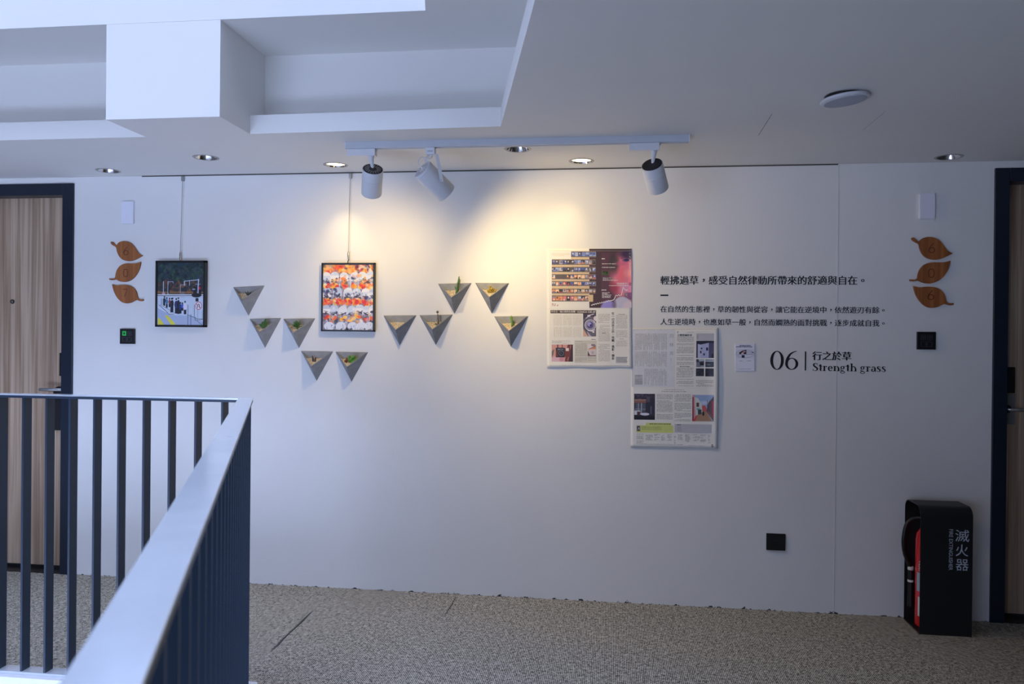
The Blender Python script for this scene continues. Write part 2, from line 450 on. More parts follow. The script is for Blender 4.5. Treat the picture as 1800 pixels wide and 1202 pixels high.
MB().tube([(b.x, YD-.02, b.z), (b.x, YD-.055, b.z), (b.x-.01, YD-.062, b.z), (a.x, YD-.062, b.z)], .0095, 12).build('lever_handle', STEEL, d1, smooth=True)
plate(1768, 645, 1784.5, 691, YD, .02, 'lock_cover', BLACK, d2)
hp = plate(1766, 692, 1784, 746, YD, .006, 'handle_plate', mat('satin_plate', (120, 122, 120), rough=.4, metal=.3), d2, .001)
p = px(1772, 719, YD-.03)
MB().lathe((p.x, YD, p.z), (0, -1, 0), [(.02, 0), (.02, .02), (0, .021)], 24).build('handle_rose', BLACK, d2, smooth=True)
a = px(1776, 720, YD-.05)
MB().tube([(a.x-.01, YD-.01, a.z), (a.x-.008, YD-.05, a.z), (a.x, YD-.055, a.z), (a.x+.12, YD-.055, a.z)], .0085, 12).build('lever_handle', STEEL, d2, smooth=True)

# ------------------------------------------------------------------ railing
rl = thing('railing', (CX, CY, .035), 'dark metal railing with flat vertical bars and a pale blue-lit handrail round the light well', 'railing')
MB().prism(strip(.026, -.026), 1.0955, 1.1).build('handrail', RAIL, rl, bevel=.0008)
MB().prism(strip(.0255, -.0255), 1.086, 1.0954).build('rail_bar', BARM, rl)
MB().prism(strip(.026, -.026), .035, .046).build('bottom_rail', RAIL, rl, bevel=.001)
bxs = [px(q, 950, -1.285).x for q in (36, 77, 118, 161, 204, 248, 293, 339, 386)]
sp = (bxs[-1]-bxs[0])/8
xx = bxs[0]
while xx-sp > XL+.6: xx -= sp; bxs.append(xx)
for x in sorted(bxs):
    MB().box((x, CY-.021, .046), (x+.008, CY+.021, 1.088)).build('baluster', BARM, rl)
n2 = Vector((-dv.y, dv.x)); n2 = n2 if n2.x > 0 else -n2
t = .03
while t < 3.9:
    p = PB+dv*t
    q = [p-n2*.021, p+n2*.021, p+n2*.021+dv*.008, p-n2*.021+dv*.008]
    MB().prism([tuple(v) for v in q], .046, 1.088).build('baluster', BARM, rl)
    t += .1

# ------------------------------------------------------------------ numbered leaves, plates, switches
def smooth_loop(pts, it=2):
    # corner-keeping Chaikin; a point given with a third value stays sharp
    for _ in range(it):
        out = []; n = len(pts)
        for i in range(n):
            p, q = pts[i], pts[(i+1) % n]
            if len(p) > 2: out.append(p)
            else: out.append((p[0]*.75+q[0]*.25, p[1]*.75+q[1]*.25))
            if len(q) > 2: pass
            else: out.append((p[0]*.25+q[0]*.75, p[1]*.25+q[1]*.75))
        pts = out
    return [(p[0], p[1]) for p in pts]
LEAF = [
 ([(120, 449), (124, 444), (134, 446), (150, 463), (160, 468), (172, 450), (200, 441), (235, 444), (265, 461), (287, 492), (305, 519), (330, 530, 1), (302, 545), (270, 560), (238, 565), (205, 558), (180, 540), (163, 508), (158, 478), (143, 471), (126, 461)], (223, 505)),
 ([(113, 672), (116, 668), (135, 671), (153, 667), (155, 640), (166, 610), (190, 586), (225, 577), (262, 578), (290, 577), (318, 569, 1), (313, 600), (300, 632), (276, 664), (245, 685), (210, 692), (178, 686), (158, 674), (140, 679), (116, 678)], (222, 636)),
 ([(133, 704, 1), (160, 713), (200, 707), (240, 709), (270, 722), (291, 747), (299, 780), (303, 791), (318, 797), (334, 794), (339, 799), (334, 806), (315, 807), (297, 799), (283, 802), (262, 815), (230, 822), (200, 816), (170, 792), (148, 757), (138, 728)], (221, 756)),
]
ZS = 3.5333
def leaf_set(ox, oz, digits, where, grp):
    # outlines are laid out in metres about the middle of the column of leaves
    m = 1/ZS/314.5
    names = ['top', 'middle', 'bottom']
    for k, (pts, dc) in enumerate(LEAF):
        loop = smooth_loop(pts)
        P = [Vector((ox+(x-222)*m, 0, oz-(y-632)*m)) for x, y in loop]
        cx, cz = ox+(dc[0]-222)*m, oz-(dc[1]-632)*m
        root = thing('leaf_sign', (cx, 0, cz-.04), 'wooden leaf numbered %s, %s of three leaves stacked beside the %s door' % (digits[k], names[k], where), 'door number', grp)
        MB().extr([p+Vector((0, -.003, 0)) for p in P], (0, -.007, 0)).build('leaf_plate', LEAFW, root, bevel=.0006)
        MB().extr([p+Vector((0, -.0, 0)) for p in P], (0, -.0031, 0)).build('leaf_edge', LEAFE, root)
        yy = -.0104
        g = MB(); w_ = .0042
        def st(path, ww=w_):
            q = [Vector((cx+a*.001, yy, cz+b*.001)) for a, b in path]
            vs = []; nn = len(q)
            for i, p_ in enumerate(q):
                tt = (q[min(i+1, nn-1)]-q[max(i-1, 0)]).normalized(); s_ = Vector((-tt.z, 0, tt.x))*ww*.5
                vs += [p_+s_, p_-s_]
            g.add(vs, [(2*i, 2*i+1, 2*i+3, 2*i+2) for i in range(nn-1)])
        if digits[k] == '6':
            st([(13*math.cos(t_), -7+12*math.sin(t_)) for t_ in [i*math.pi/12 for i in range(25)]]); st([(-13, -7), (-10, 3), (-3, 14), (7, 26)])
        elif digits[k] == '0':
            st([(12*(abs(math.cos(t_))**.7)*(1 if math.cos(t_) > 0 else -1), 20*(abs(math.sin(t_))**.7)*(1 if math.sin(t_) > 0 else -1)) for t_ in [i*math.pi/16 for i in range(33)]])
        else:
            st([(-13, 19), (13, 19), (8, 8), (1, -6), (-4, -22)])
        g.build('engraved_digit', LEAFD, root)
c1 = px(160+222/ZS, 300+632/ZS)
leaf_set(c1.x, c1.z, '607', 'left', 'numbered leaves by the left door')
c2 = px(1560+284/3.757, 320+598/3.757)
leaf_set(c2.x, c2.z, '606', 'right', 'numbered leaves by the right door')

def rrect(x0, z0, x1, z1, r, n=5):
    out = []
    for cx, cz, a0 in ((x1-r, z1-r, 0), (x0+r, z1-r, 90), (x0+r, z0+r, 180), (x1-r, z0+r, 270)):
        for k in range(n+1):
            a = math.radians(a0+90*k/n); out.append((cx+r*math.cos(a), cz+r*math.sin(a)))
    return out
def wplate(x0, y0, x1, y1, th, r, name, m, label, cat):
    a, b = px(x0, y0, -th), px(x1, y1, -th)
    return tag(MB().extr([(x, 0, z) for x, z in rrect(a.x, b.z, b.x, a.z, r)], (0, -th, 0)).build(name, m, bevel=.0025), label, cat), a, b
wplate(213.5, 354, 234, 393, .014, .006, 'wall_plate', PLATE, 'blank white rounded wall plate above the leaves by the left door', 'wall plate')
wplate(1617.5, 340, 1643.5, 384.5, .014, .006, 'wall_plate', PLATE, 'blank white rounded wall plate above the leaves by the right door', 'wall plate')
def panel(x0, y0, x1, y1, lit, where):
    a, b = px(x0, y0, -.012), px(x1, y1, -.012)
    root = thing('door_panel', ((a.x+b.x)/2, 0, b.z), 'square black call panel with %s icons below the leaves by the %s door' % ('a glowing green' if lit else 'unlit', where), 'call panel', 'call panels by the doors')
    MB().box((a.x, -.012, b.z), (b.x, 0, a.z)).build('panel_body', BLACK, root, bevel=.002)
    W_, Hh = b.x-a.x, a.z-b.z
    def R(u0, v0, u1, v1, name, m, y=-.0128):
        return MB().box((a.x+W_*u0, y, a.z-Hh*v1), (a.x+W_*u1, -.0115, a.z-Hh*v0)).build(name, m, root)
    lm = mat('panel_print', (70, 74, 84), rough=.4)
    if lit:
        g = R(.18, .16, .44, .46, 'lit_icon', mat('green_lamp', (10, 70, 40), emit=(20, 200, 90), estr=.55)); g['label'] = 'glowing green icon'
        MB().box((a.x+W_*.25, -.0131, a.z-Hh*.38), (a.x+W_*.37, -.0127, a.z-Hh*.27)).build('icon_mark', BLACK, g)
        MB().box((a.x+W_*.2, -.0131, a.z-Hh*.235), (a.x+W_*.42, -.0127, a.z-Hh*.215)).build('icon_mark', BLACK, g)
    def outline(u0, v0, u1, v1, name):
        g = MB(); e = .02
        for q in ((u0, v0, u1, v0+e), (u0, v1-e, u1, v1), (u0, v0, u0+e, v1), (u1-e, v0, u1, v1)):
            g.box((a.x+W_*q[0], -.0126, a.z-Hh*q[3]), (a.x+W_*q[2], -.0115, a.z-Hh*q[1]))
        cx, cz = a.x+W_*(u0+u1)/2, a.z-Hh*(v0+v1)/2; r = W_*.06
        if not (lit and u0 < .3 and v0 < .3 and u1 < .6):
            g.lathe((cx, -.0115, cz+r*.3), (0, -1, 0), [(r*.6, 0), (r*.6, .0011), (r, .0011), (r, 0)], 14)
            g.box((cx-r*.3, -.0126, cz-r*1.6), (cx+r*.3, -.0115, cz-r))
        return g.build(name, lm, root)
    if not lit: outline(.2, .18, .45, .46, 'icon_outline')
    outline(.54, .18, .8, .46, 'icon_outline'); outline(.2, .56, .8, .84, 'icon_outline')
panel(210.5, 577.5, 236, 604.5, True, 'left')
panel(1612.5, 583, 1645, 614.5, False, 'right')
o, a, b = wplate(1347.5, 937.5, 1380.5, 968, .009, .002, 'socket_plate', BLACK, 'square black blank socket plate low on the white wall', 'socket')
MB().box(((a.x+b.x)/2-.008, -.0098, a.z-.033), ((a.x+b.x)/2+.008, -.008, a.z-.0315)).build('plate_mark', mat('plate_print', (60, 60, 62)), o)

# ------------------------------------------------------------------ painted prints
class Ras:
    def __init__(s, x0, y0, x1, y1, res, bgc):
        s.x0, s.y0, s.x1, s.y1 = x0, y0, x1, y1
        s.w = max(3, int((x1-x0)*res)); s.h = max(3, int((y1-y0)*res))
        gx = np.linspace(x0, x1, s.w); gy = np.linspace(y0, y1, s.h)
        s.X, s.Y = np.meshgrid(gx, gy); s.a = np.zeros((s.h, s.w, 3)); s.a[:] = bgc
        s.r = np.random.RandomState(5)
    def put(s, m, c, al=1):
        m = m.astype(float)[..., None]*al; s.a = s.a*(1-m)+np.array(c, float)*m; return s
    def rect(s, x0, y0, x1, y1, c, al=1): return s.put((s.X >= x0)&(s.X <= x1)&(s.Y >= y0)&(s.Y <= y1), c, al)
    def ell(s, cx, cy, rx, ry, c, al=1, soft=0, rot=0):
        ca, sa = math.cos(rot), math.sin(rot)
        dx, dy = s.X-cx, s.Y-cy
        d = np.sqrt(((dx*ca+dy*sa)/rx)**2+((-dx*sa+dy*ca)/ry)**2)
        return s.put(np.clip((1-d)/soft, 0, 1) if soft else d < 1, c, al)
    def ringe(s, cx, cy, r, t, c, al=1): 
        d = np.hypot(s.X-cx, s.Y-cy); return s.put((d < r)&(d > r-t), c, al)
    def line(s, pts, w, c, al=1):
        for (ax, ay), (bx, by) in zip(pts, pts[1:]):
            dx, dy = bx-ax, by-ay; t = np.clip(((s.X-ax)*dx+(s.Y-ay)*dy)/(dx*dx+dy*dy+1e-9), 0, 1)
            s.put(np.hypot(s.X-ax-t*dx, s.Y-ay-t*dy) < w/2, c, al)
        return s
    def poly(s, pts, c, al=1):
        m = np.zeros(s.X.shape, bool); n = len(pts); j = n-1
        for i in range(n):
            xi, yi = pts[i]; xj, yj = pts[j]
            if yi != yj:
                k = ((yi > s.Y) != (yj > s.Y))&(s.X < (xj-xi)*(s.Y-yi)/(yj-yi)+xi); m ^= k
            j = i
        return s.put(m, c, al)
    def blotch(s, x0, y0, x1, y1, n, sz, cols, al=.8, soft=.5):
        for _ in range(n):
            cx, cy = s.r.uniform(x0, x1), s.r.uniform(y0, y1)
            k = s.r.uniform(.5, 1.3)*sz
            s.ell(cx, cy, k*s.r.uniform(.6, 1.6), k*s.r.uniform(.5, 1.1), cols[s.r.randint(len(cols))], al*s.r.uniform(.5, 1), soft, s.r.uniform(0, 3))
        return s
    def mesh(s, name, mapf, parent, label=None, m=None):
        mb = MB()
        xs_ = s.X[0]; ys_ = s.Y[:, 0]
        mb.v = [mapf(x, y) for y in ys_ for x in xs_]
        W_ = s.w
        mb.f = [(j*W_+i, (j+1)*W_+i, (j+1)*W_+i+1, j*W_+i+1) for j in range(s.h-1) for i in range(W_-1)]
        c = np.clip(s.a, 0, 255)/255; c = np.where(c <= .04045, c/12.92, ((c+.055)/1.055)**2.4)
        cols = np.concatenate([c.reshape(-1, 3), np.ones((s.h*s.w, 1))], 1)
        return mb.build(name, m or PRINT, parent, cols=cols, label=label)

# ------------------------------------------------------------------ lettering
_gc = {}
def glyph(ch, off=0.0):
    k = (ch, off)
    if k in _gc: return _gc[k]
    cu = bpy.data.curves.new('t', 'FONT'); cu.body = ch; cu.size = 1; cu.offset = off; cu.resolution_u = 3
    cu.fill_mode = 'FRONT'
    o = bpy.data.objects.new('t', cu); C.objects.link(o)
    bpy.context.view_layer.update()
    dg = bpy.context.evaluated_depsgraph_get()
    me = bpy.data.meshes.new_from_object(o.evaluated_get(dg))
    r = ([(v.co.x, v.co.y) for v in me.vertices], [tuple(p.vertices) for p in me.polygons])
    bpy.data.objects.remove(o); bpy.data.curves.remove(cu); bpy.data.meshes.remove(me)
    _gc[k] = r; return r
def cjk_line(mb, s, X, Z, em, y, off=-.010, shifts=(-.016, 0, .016), adv=1.0, vertical=False, sx=1.0, place=None):
    """lettering laid char by char from the left edge X, base line Z; place maps (x, y-up) in metres to a point"""
    for i, ch in enumerate(s):
        if ch == ' ': continue
        vs, fs = glyph(ch, off)
        if not vs: continue
        bx, by = (X, Z-i*em*adv) if vertical else (X+i*em*adv, Z)
        dx = dy = 0
        if ch in '，。':
            cx = (min(v[0] for v in vs)+max(v[0] for v in vs))/2; cy = (min(v[1] for v in vs)+max(v[1] for v in vs))/2
            dx, dy = .5-cx, .36-cy
        for k, sh in enumerate(shifts):
            P = [(bx+(v[0]+dx+sh)*em*sx, by+(v[1]+dy)*em) for v in vs]
            if place: mb.add([place(a, b) for a, b in P], fs)
            else: mb.add([(a, y-k*.00004, b) for a, b in P], fs)
    return mb
def fit_text(s, x0, z0, x1, z1, y, off=0, shifts=(0,), keep=False):
    vs, fs = glyph(s, off); mb = MB()
    ax, bx = min(v[0] for v in vs), max(v[0] for v in vs); ay, by = min(v[1] for v in vs), max(v[1] for v in vs)
    kx = (x1-x0)/(bx-ax); kz = (z1-z0)/(by-ay)
    for k, sh in enumerate(shifts):
        mb.add([(x0+(v[0]-ax+sh)*kx, y-k*.00004, z0+(v[1]-ay)*kz) for v in vs], fs)
    return mb

YV = -.0010
def baseline(px0, px1, py, n):
    a, b = px(px0, py), px(px1, py); return a.x, (b.x-a.x)/n, (a.z+b.z)/2
# first sentence
X, em, z = baseline(1160.5, 1516.5, 492.8, 20.5)
root = thing('wall_lettering', (X, 0, z-.03), 'large black Chinese sentence with a short dash below it, topmost line on the wall', 'lettering', 'black lettering on the wall')
cjk_line(MB(), '輕拂過草，感受自然律動所帶來的舒適與自在。', X, z-em*.37, em, YV, off=.0, shifts=(-.024, -.008, .008, .024)).build('text_line', INK, root)
a, b = px(1160.8, 517.6), px(1174.7, 520.2)
MB().box((a.x, -.0016, b.z), (b.x, -.0004, a.z)).build('dash', INK, root)
# two small lines
X, em, z = baseline(1160.5, 1552.7, 544.2, 30.5)
root = thing('wall_lettering', (X, 0, z-.09), 'two lines of small black Chinese text under the dash on the wall', 'lettering', 'black lettering on the wall')
cjk_line(MB(), '在自然的生態裡，草的韌性與從容，讓它能在逆境中，依然遊刃有餘。', X, z-em*.37, em, YV, off=0, shifts=(-.018, 0, .018)).build('text_line', INK, root)
X, em, z = baseline(1160.5, 1552.7, 566.8, 30.5)
cjk_line(MB(), '人生逆境時，也應如草一般，自然而嫻熟的面對挑戰，逐步成就自我。', X, z-em*.37, em, YV, off=0, shifts=(-.018, 0, .018)).build('text_line', INK, root)
# section title: 06 | name
A, B = px(1354, 616.5), px(1377.5, 650)
root = thing('wall_lettering', (A.x, 0, B.z), 'big numeral 06 with a bar, Chinese title and the words Strength grass', 'lettering', 'black lettering on the wall')
def arc(mb, cx, cy, rx, ry, tw, tn, a0, a1, T, n=40):
    vs = []; 
    for i in range(n+1):
        a = math.radians(a0+(a1-a0)*i/n); c_, s_ = math.cos(a), math.sin(a)
        vs += [T(cx+rx*c_, cy+ry*s_), T(cx+(rx-tw)*c_, cy+(ry-tn)*s_)]
    mb.add(vs, [(2*i, 2*i+1, 2*i+3, 2*i+2) for i in range(n)]); return mb
def swoosh(mb, pts, T, n=20):                         # pts: (x, y, half width) polyline smoothed by Catmull-Rom
    P = [pts[0]]+list(pts)+[pts[-1]]; Q = []
    for i in range(1, len(P)-2):
        for k in range(n):
            t = k/n
            Q.append(tuple(.5*((2*P[i][j])+(-P[i-1][j]+P[i+1][j])*t+(2*P[i-1][j]-5*P[i][j]+4*P[i+1][j]-P[i+2][j])*t*t+(-P[i-1][j]+3*P[i][j]-3*P[i+1][j]+P[i+2][j])*t**3) for j in range(3)))
    Q.append(pts[-1]); vs = []
    for i, q in enumerate(Q):
        a, b = Q[max(i-1, 0)], Q[min(i+1, len(Q)-1)]
        dx, dy = b[0]-a[0], b[1]-a[1]; l = math.hypot(dx, dy) or 1
        nx, ny = -dy/l, dx/l
        vs += [T(q[0]+nx*q[2], q[1]+ny*q[2]), T(q[0]-nx*q[2], q[1]-ny*q[2])]
    mb.add(vs, [(2*i, 2*i+1, 2*i+3, 2*i+2) for i in range(len(Q)-1)]); return mb
hh = A.z-B.z; ww = B.x-A.x
T0 = lambda x, y: (A.x+x*hh, YV, B.z+y*hh)
r0 = ww/hh/2
g = arc(MB(), r0, .5, r0, .5, .15, .04, 0, 360, T0, 56); g.build('numeral', INK, root)
A6 = px(1380.3, 616.5); B6 = px(1403, 650); r6 = (B6.x-A6.x)/hh/2
T6 = lambda x, y: (A6.x+x*hh, YV, B6.z+y*hh)
g = arc(MB(), r6, .315, r6, .315, .14, .042, 0, 360, T6, 48)
swoosh(g, [(.072, .32, .07), (.11, .56, .068), (.24, .80, .05), (.41, .93, .028), (.58, .985, .016)], lambda x, y: (A6.x+x*hh, YV-.0001, B6.z+y*hh))
g.build('numeral', INK, root)
a, b = px(1414.8, 617.5), px(1416.7, 651)
MB().box((a.x, -.0016, b.z), (b.x, -.0004, a.z)).build('divider_bar', INK, root)
X, em, z = baseline(1427.8, 1497, 625.7, 4)
cjk_line(MB(), '行之於草', X, z-em*.37, em, YV, off=0, shifts=(-.034, -.012, .012, .034)).build('text_line', INK, root)
# Strength grass, drawn letter by letter with serifs
def serif_word(word, X, Z, S, X1):
    mb = MB(); pen = 0.0; sv = .05; st = .145; lay = [0]
    adv = {'S': .56, 't': .37, 'r': .43, 'e': .50, 'n': .61, 'g': .53, 'h': .61, 'a': .53, 's': .44, ' ': .27}
    tot = sum(adv[c] for c in word); k = (X1-X)/tot
    def T(x, y, d=0): lay[0] += 1; return (X+(pen+x)*k, YV-.00001*(d), Z+y*S)
    def rect(x0, y0, x1, y1, d=0): mb.quad(T(x0, y0, d), T(x1, y0, d), T(x1, y1, d), T(x0, y1, d))
    def serif(x, y, w=.25): rect(x-w/2, y, x+w/2, y+sv, 3)
    for c in word:
        if c in 'nh':
            top = .74 if c == 'h' else .48
            rect(.07, 0, .07+st, top); serif(.12, 0); rect(.0, top-sv, .12, top, 2)
            arc(mb, .32, .29, .19, .20, .115, .07, 0, 130, lambda x, y: T(x, y, 1)); rect(.425, 0, .425+st-.01, .30); serif(.465, 0, .24)
        elif c == 'r':
            rect(.07, 0, .07+st, .48); serif(.13, 0, .27); rect(.0, .48-sv, .12, .48, 2)
            swoosh(mb, [(.15, .30, .02), (.21, .42, .02), (.30, .46, .03)], lambda x, y: T(x, y, 1)); arc(mb, .335, .415, .055, .055, .054, .054, 0, 360, lambda x, y: T(x, y, 2), 16)
        elif c == 't':
            rect(.10, .08, .10+st, .60); rect(.0, .44, .31, .48, 1); arc(mb, .22, .10, .12, .11, .10, .055, 180, 300, lambda x, y: T(x, y, 2))
            mb.add([T(.10, .60, 1), T(.19, .63, 1), T(.19, .46, 1), T(.01, .465, 1)], [(0, 1, 2, 3)])
        elif c == 'e':
            arc(mb, .245, .235, .215, .245, .13, .05, 10, 320, lambda x, y: T(x, y, 1)); rect(.10, .23, .455, .275, 2); arc(mb, .245, .27, .20, .2, .115, .07, 0, 70, lambda x, y: T(x, y, 3), 14)
        elif c == 'a':
            rect(.30, .04, .30+st, .36); arc(mb, .225, .35, .165, .13, .115, .055, 0, 165, lambda x, y: T(x, y, 1)); arc(mb, .19, .14, .16, .145, .12, .055, 60, 330, lambda x, y: T(x, y, 2))
            rect(.36, 0, .48, .04, 3)
        elif c == 'g':
            arc(mb, .22, .33, .18, .16, .11, .05, 0, 360, lambda x, y: T(x, y, 1)); arc(mb, .23, -.09, .22, .125, .07, .055, 0, 360, lambda x, y: T(x, y, 2))
            swoosh(mb, [(.12, .18, .02), (.07, .11, .03), (.14, .045, .035), (.32, .02, .045)], lambda x, y: T(x, y, 3)); rect(.34, .44, .50, .485, 3)
        elif c in 'Ss':
            q = 1 if c == 'S' else .68; xo = .0
            hw = .068 if c == 'S' else .058
            swoosh(mb, [((.42+xo)*q, .60*q, .014), (.36*q, .69*q, .02), (.25*q, .70*q, .03), (.12*q, .62*q, hw), (.12*q, .50*q, hw), (.26*q, .38*q, hw), (.40*q, .27*q, hw), (.43*q, .15*q, hw), (.34*q, .035*q, .032), (.20*q, .01*q, .02), (.10*q, .05*q, .016), (.05*q, .16*q, .014)], lambda x, y: T(x, y, 1), 8)
            rect(.035*q, .0, .06*q+.01, .2*q, 2); rect(.40*q, .53*q, .43*q+.01, .72*q, 2)
        pen += adv[c]
    return mb
A, B = px(1428, 651.9), px(1558.5, 653.2)
S = (px(1428, 638.5).z-A.z)/.72
serif_word('Strength grass', A.x, (A.z+B.z)/2, S, B.x).build('text_line', INK, root)

# ------------------------------------------------------------------ framed photographs
def hook_wire(xp, ytop, ybot, parent_z, label_where):
    a = px(xp[0], ytop); b = px(xp[1], ybot)
    root = thing('picture_hanger', (b.x, -.012, b.z-.03), 'thin steel wire hanging from the ceiling rail to the %s' % label_where, 'hanger', 'hanging wires')
    MB().box((a.x-.007, -.016, H-.034), (a.x+.007, -.004, H-.008)).build('rail_clip', STEEL, root, bevel=.002)
    MB().tube([(a.x, -.012, H-.03), (b.x, -.012, b.z)], .0011, 8).build('wire', WIREM, root)
    MB().tube([(b.x, -.012, b.z+.012), (b.x, -.014, b.z-.002), (b.x+.002, -.014, b.z-.03)], [.003, .005, .0035], 10).build('wire_gripper', STEEL, root, smooth=True)
    MB().tube([(b.x+.002, -.014, b.z-.03), (b.x+.004, -.018, b.z-.036), (b.x+.001, -.022, b.z-.040), (b.x-.002, -.018, parent_z-.004)], .0022, 8).build('hook', BLACK, root, smooth=True)
def frame(x0, y0, x1, y1, dep, bw, label, tilt=0):
    a, b = px(x0, y0, -dep), px(x1, y1, -dep)
    root = thing('framed_photograph', ((a.x+b.x)/2, 0, b.z), label, 'picture', 'framed photographs')
    mb = MB(); yb = -.004
    mb.box((a.x, -dep, b.z), (a.x+bw, yb, a.z)).box((b.x-bw, -dep, b.z), (b.x, yb, a.z))
    mb.box((a.x, -dep, a.z-bw), (b.x, yb, a.z)).box((a.x, -dep, b.z), (b.x, yb, b.z+bw))
    mb.build('frame_moulding', BLACK, root, bevel=.001)
    MB().box((a.x+.002, -dep+.006, b.z+.002), (b.x-.002, yb, a.z-.002)).build('backing_board', BLACK, root)
    return root, a, b, bw, dep
def pic_map(a, b, bw, dep, R):
    ix0, ix1, iz0, iz1 = a.x+bw, b.x-bw, b.z+bw, a.z-bw
    return lambda x, y: Vector((ix0+(x-R.x0)/(R.x1-R.x0)*(ix1-ix0), -dep+.0045, iz1-(y-R.y0)/(R.y1-R.y0)*(iz1-iz0)))
# left: people waiting at a crossing
root, a, b, bw, dep = frame(273.2, 458.2, 359.8, 575, .03, .011, 'black framed photograph of people waiting at a road crossing', 0)
hook_wire((323, 319), 310, 448, a.z, 'street crossing photograph')
R = Ras(50, 95, 805, 1140, .27, (34, 52, 58))
R.blotch(50, 95, 805, 400, 260, 34, [(22, 42, 38), (48, 84, 60), (28, 58, 74), (60, 66, 80), (18, 26, 40), (64, 96, 64)], .8)
R.blotch(50, 380, 805, 600, 160, 30, [(92, 58, 48), (120, 66, 48), (60, 44, 52), (40, 40, 52), (150, 92, 50)], .8)
R.rect(50, 575, 805, 612, (176, 120, 66), .6)
R.rect(50, 625, 805, 1140, (196, 208, 224)).rect(50, 625, 805, 640, (222, 226, 230)).rect(50, 640, 805, 650, (80, 84, 96))
R.blotch(400, 660, 805, 900, 14, 70, [(186, 200, 220), (206, 214, 228)], .6)
R.line([(60, 660), (420, 665), (805, 672)], 5, (150, 160, 178))
R.poly([(50, 840), (300, 975), (620, 985), (805, 1090), (805, 1140), (50, 1140)], (168, 182, 208))
R.poly([(60, 1020), (95, 1040), (165, 1140), (60, 1140)], (226, 216, 60)).poly([(170, 980), (225, 985), (355, 1130), (280, 1140)], (226, 216, 70))
R.line([(60, 850), (150, 900), (280, 965)], 10, (226, 232, 240))
R.line([(80, 805), (245, 960), (320, 960)], 8, (44, 50, 66)).line([(100, 800), (330, 935)], 6, (90, 84, 90))
for x_ in (106, 122, 145): R.line([(x_, 700), (x_, 800)], 6, (78, 104, 120))
for px_, hy, fy, c_, hw in [(165, 670, 820, (40, 46, 70), 22), (205, 690, 850, (70, 120, 160), 22), (250, 700, 840, (150, 70, 66), 20), (285, 700, 930, (38, 58, 70), 28), (300, 695, 925, (30, 30, 44), 18), (360, 705, 950, (46, 52, 104), 30), (395, 690, 955, (34, 36, 60), 26), (430, 770, 950, (40, 60, 100), 24), (460, 775, 900, (60, 90, 190), 26), (505, 750, 960, (222, 216, 232), 30)]:
    R.rect(px_-hw*.7, (hy+fy)/2, px_+hw*.7, fy, (26, 30, 48)); R.ell(px_, hy+(fy-hy)*.38, hw, (fy-hy)*.27, c_); R.ell(px_, hy, 13, 16, (28, 26, 34))
R.line([(540, 965), (700, 1030), (805, 1040)], 7, (34, 38, 52)).line([(670, 1060), (790, 1045)], 6, (34, 38, 52)).line([(790, 890), (790, 1045)], 6, (60, 64, 80))
for x_ in (552, 600, 657): R.line([(x_, 800 if x_ != 600 else 960), (x_, 1000 if x_ == 657 else 1135)], 7, (40, 46, 64))
R.line([(672, 1000), (672, 1060)], 7, (40, 46, 64)).line([(715, 880), (715, 1060)], 8, (150, 156, 176)).line([(700, 1065), (790, 1140)], 6, (40, 46, 64))
R.line([(148, 410), (148, 590)], 11, (196, 204, 216)).line([(222, 410), (222, 620)], 11, (190, 198, 212)).line([(222, 412), (305, 412), (305, 440)], 8, (176, 184, 200)).rect(225, 470, 250, 600, (34, 34, 46))
R.ell(150, 608, 26, 18, (196, 150, 160)).line([(425, 605), (425, 465), (520, 465)], 7, (170, 178, 192)).line([(492, 480), (492, 405), (725, 380)], 10, (200, 214, 230)).line([(575, 400), (575, 478)], 8, (196, 208, 222))
R.line([(722, 375), (715, 720)], 18, (176, 196, 222)).line([(670, 455), (760, 452)], 6, (170, 184, 204))
R.rect(640, 490, 690, 660, (24, 26, 34)).rect(724, 480, 768, 650, (26, 26, 34)).ell(690, 640, 80, 36, (22, 24, 34)).ell(740, 520, 16, 26, (196, 40, 56)).ell(645, 540, 26, 12, (150, 160, 176)).rect(675, 690, 725, 745, (28, 30, 44))
R.ell(727, 815, 52, 66, (190, 50, 60)).ell(727, 815, 42, 55, (226, 230, 238)).line([(712, 850), (712, 800), (727, 784), (742, 800), (742, 850)], 11, (36, 36, 44)).line([(690, 785), (760, 850)], 8, (180, 50, 60))
R.mesh('printed_photo', pic_map(a, b, bw, dep, R), root)
MB().box((a.x+bw, -dep+.001, b.z+bw), (b.x-bw, -dep+.0015, a.z-bw))
# right: bagged goldfish
root, a, b, bw, dep = frame(565, 462, 657.6, 583, .028, .0085, 'black framed photograph of plastic bags of orange goldfish', 0)
hook_wire((617, 614), 302, 446, a.z, 'goldfish photograph')
R = Ras(160, 262, 692, 968, .38, (150, 144, 160))
dk = [(44, 40, 70), (70, 50, 60), (36, 40, 90), (90, 84, 100), (30, 28, 36)]
wt = [(224, 226, 232), (206, 214, 228), (238, 234, 232), (190, 200, 220)]
orr = [(246, 140, 30), (252, 176, 50), (230, 70, 30), (255, 200, 90), (240, 110, 60), (214, 44, 50)]
R.blotch(160, 262, 692, 968, 180, 26, dk+wt, .8)
R.blotch(160, 262, 692, 350, 130, 26, orr+[(250, 220, 180), (255, 190, 110)], .85)
R.ell(345, 288, 60, 26, (240, 90, 40), .9, .5).ell(345, 286, 26, 12, (200, 50, 30), .9, .5)
R.blotch(510, 262, 692, 345, 22, 22, [(90, 30, 50), (200, 60, 40), (240, 220, 220)], .8)
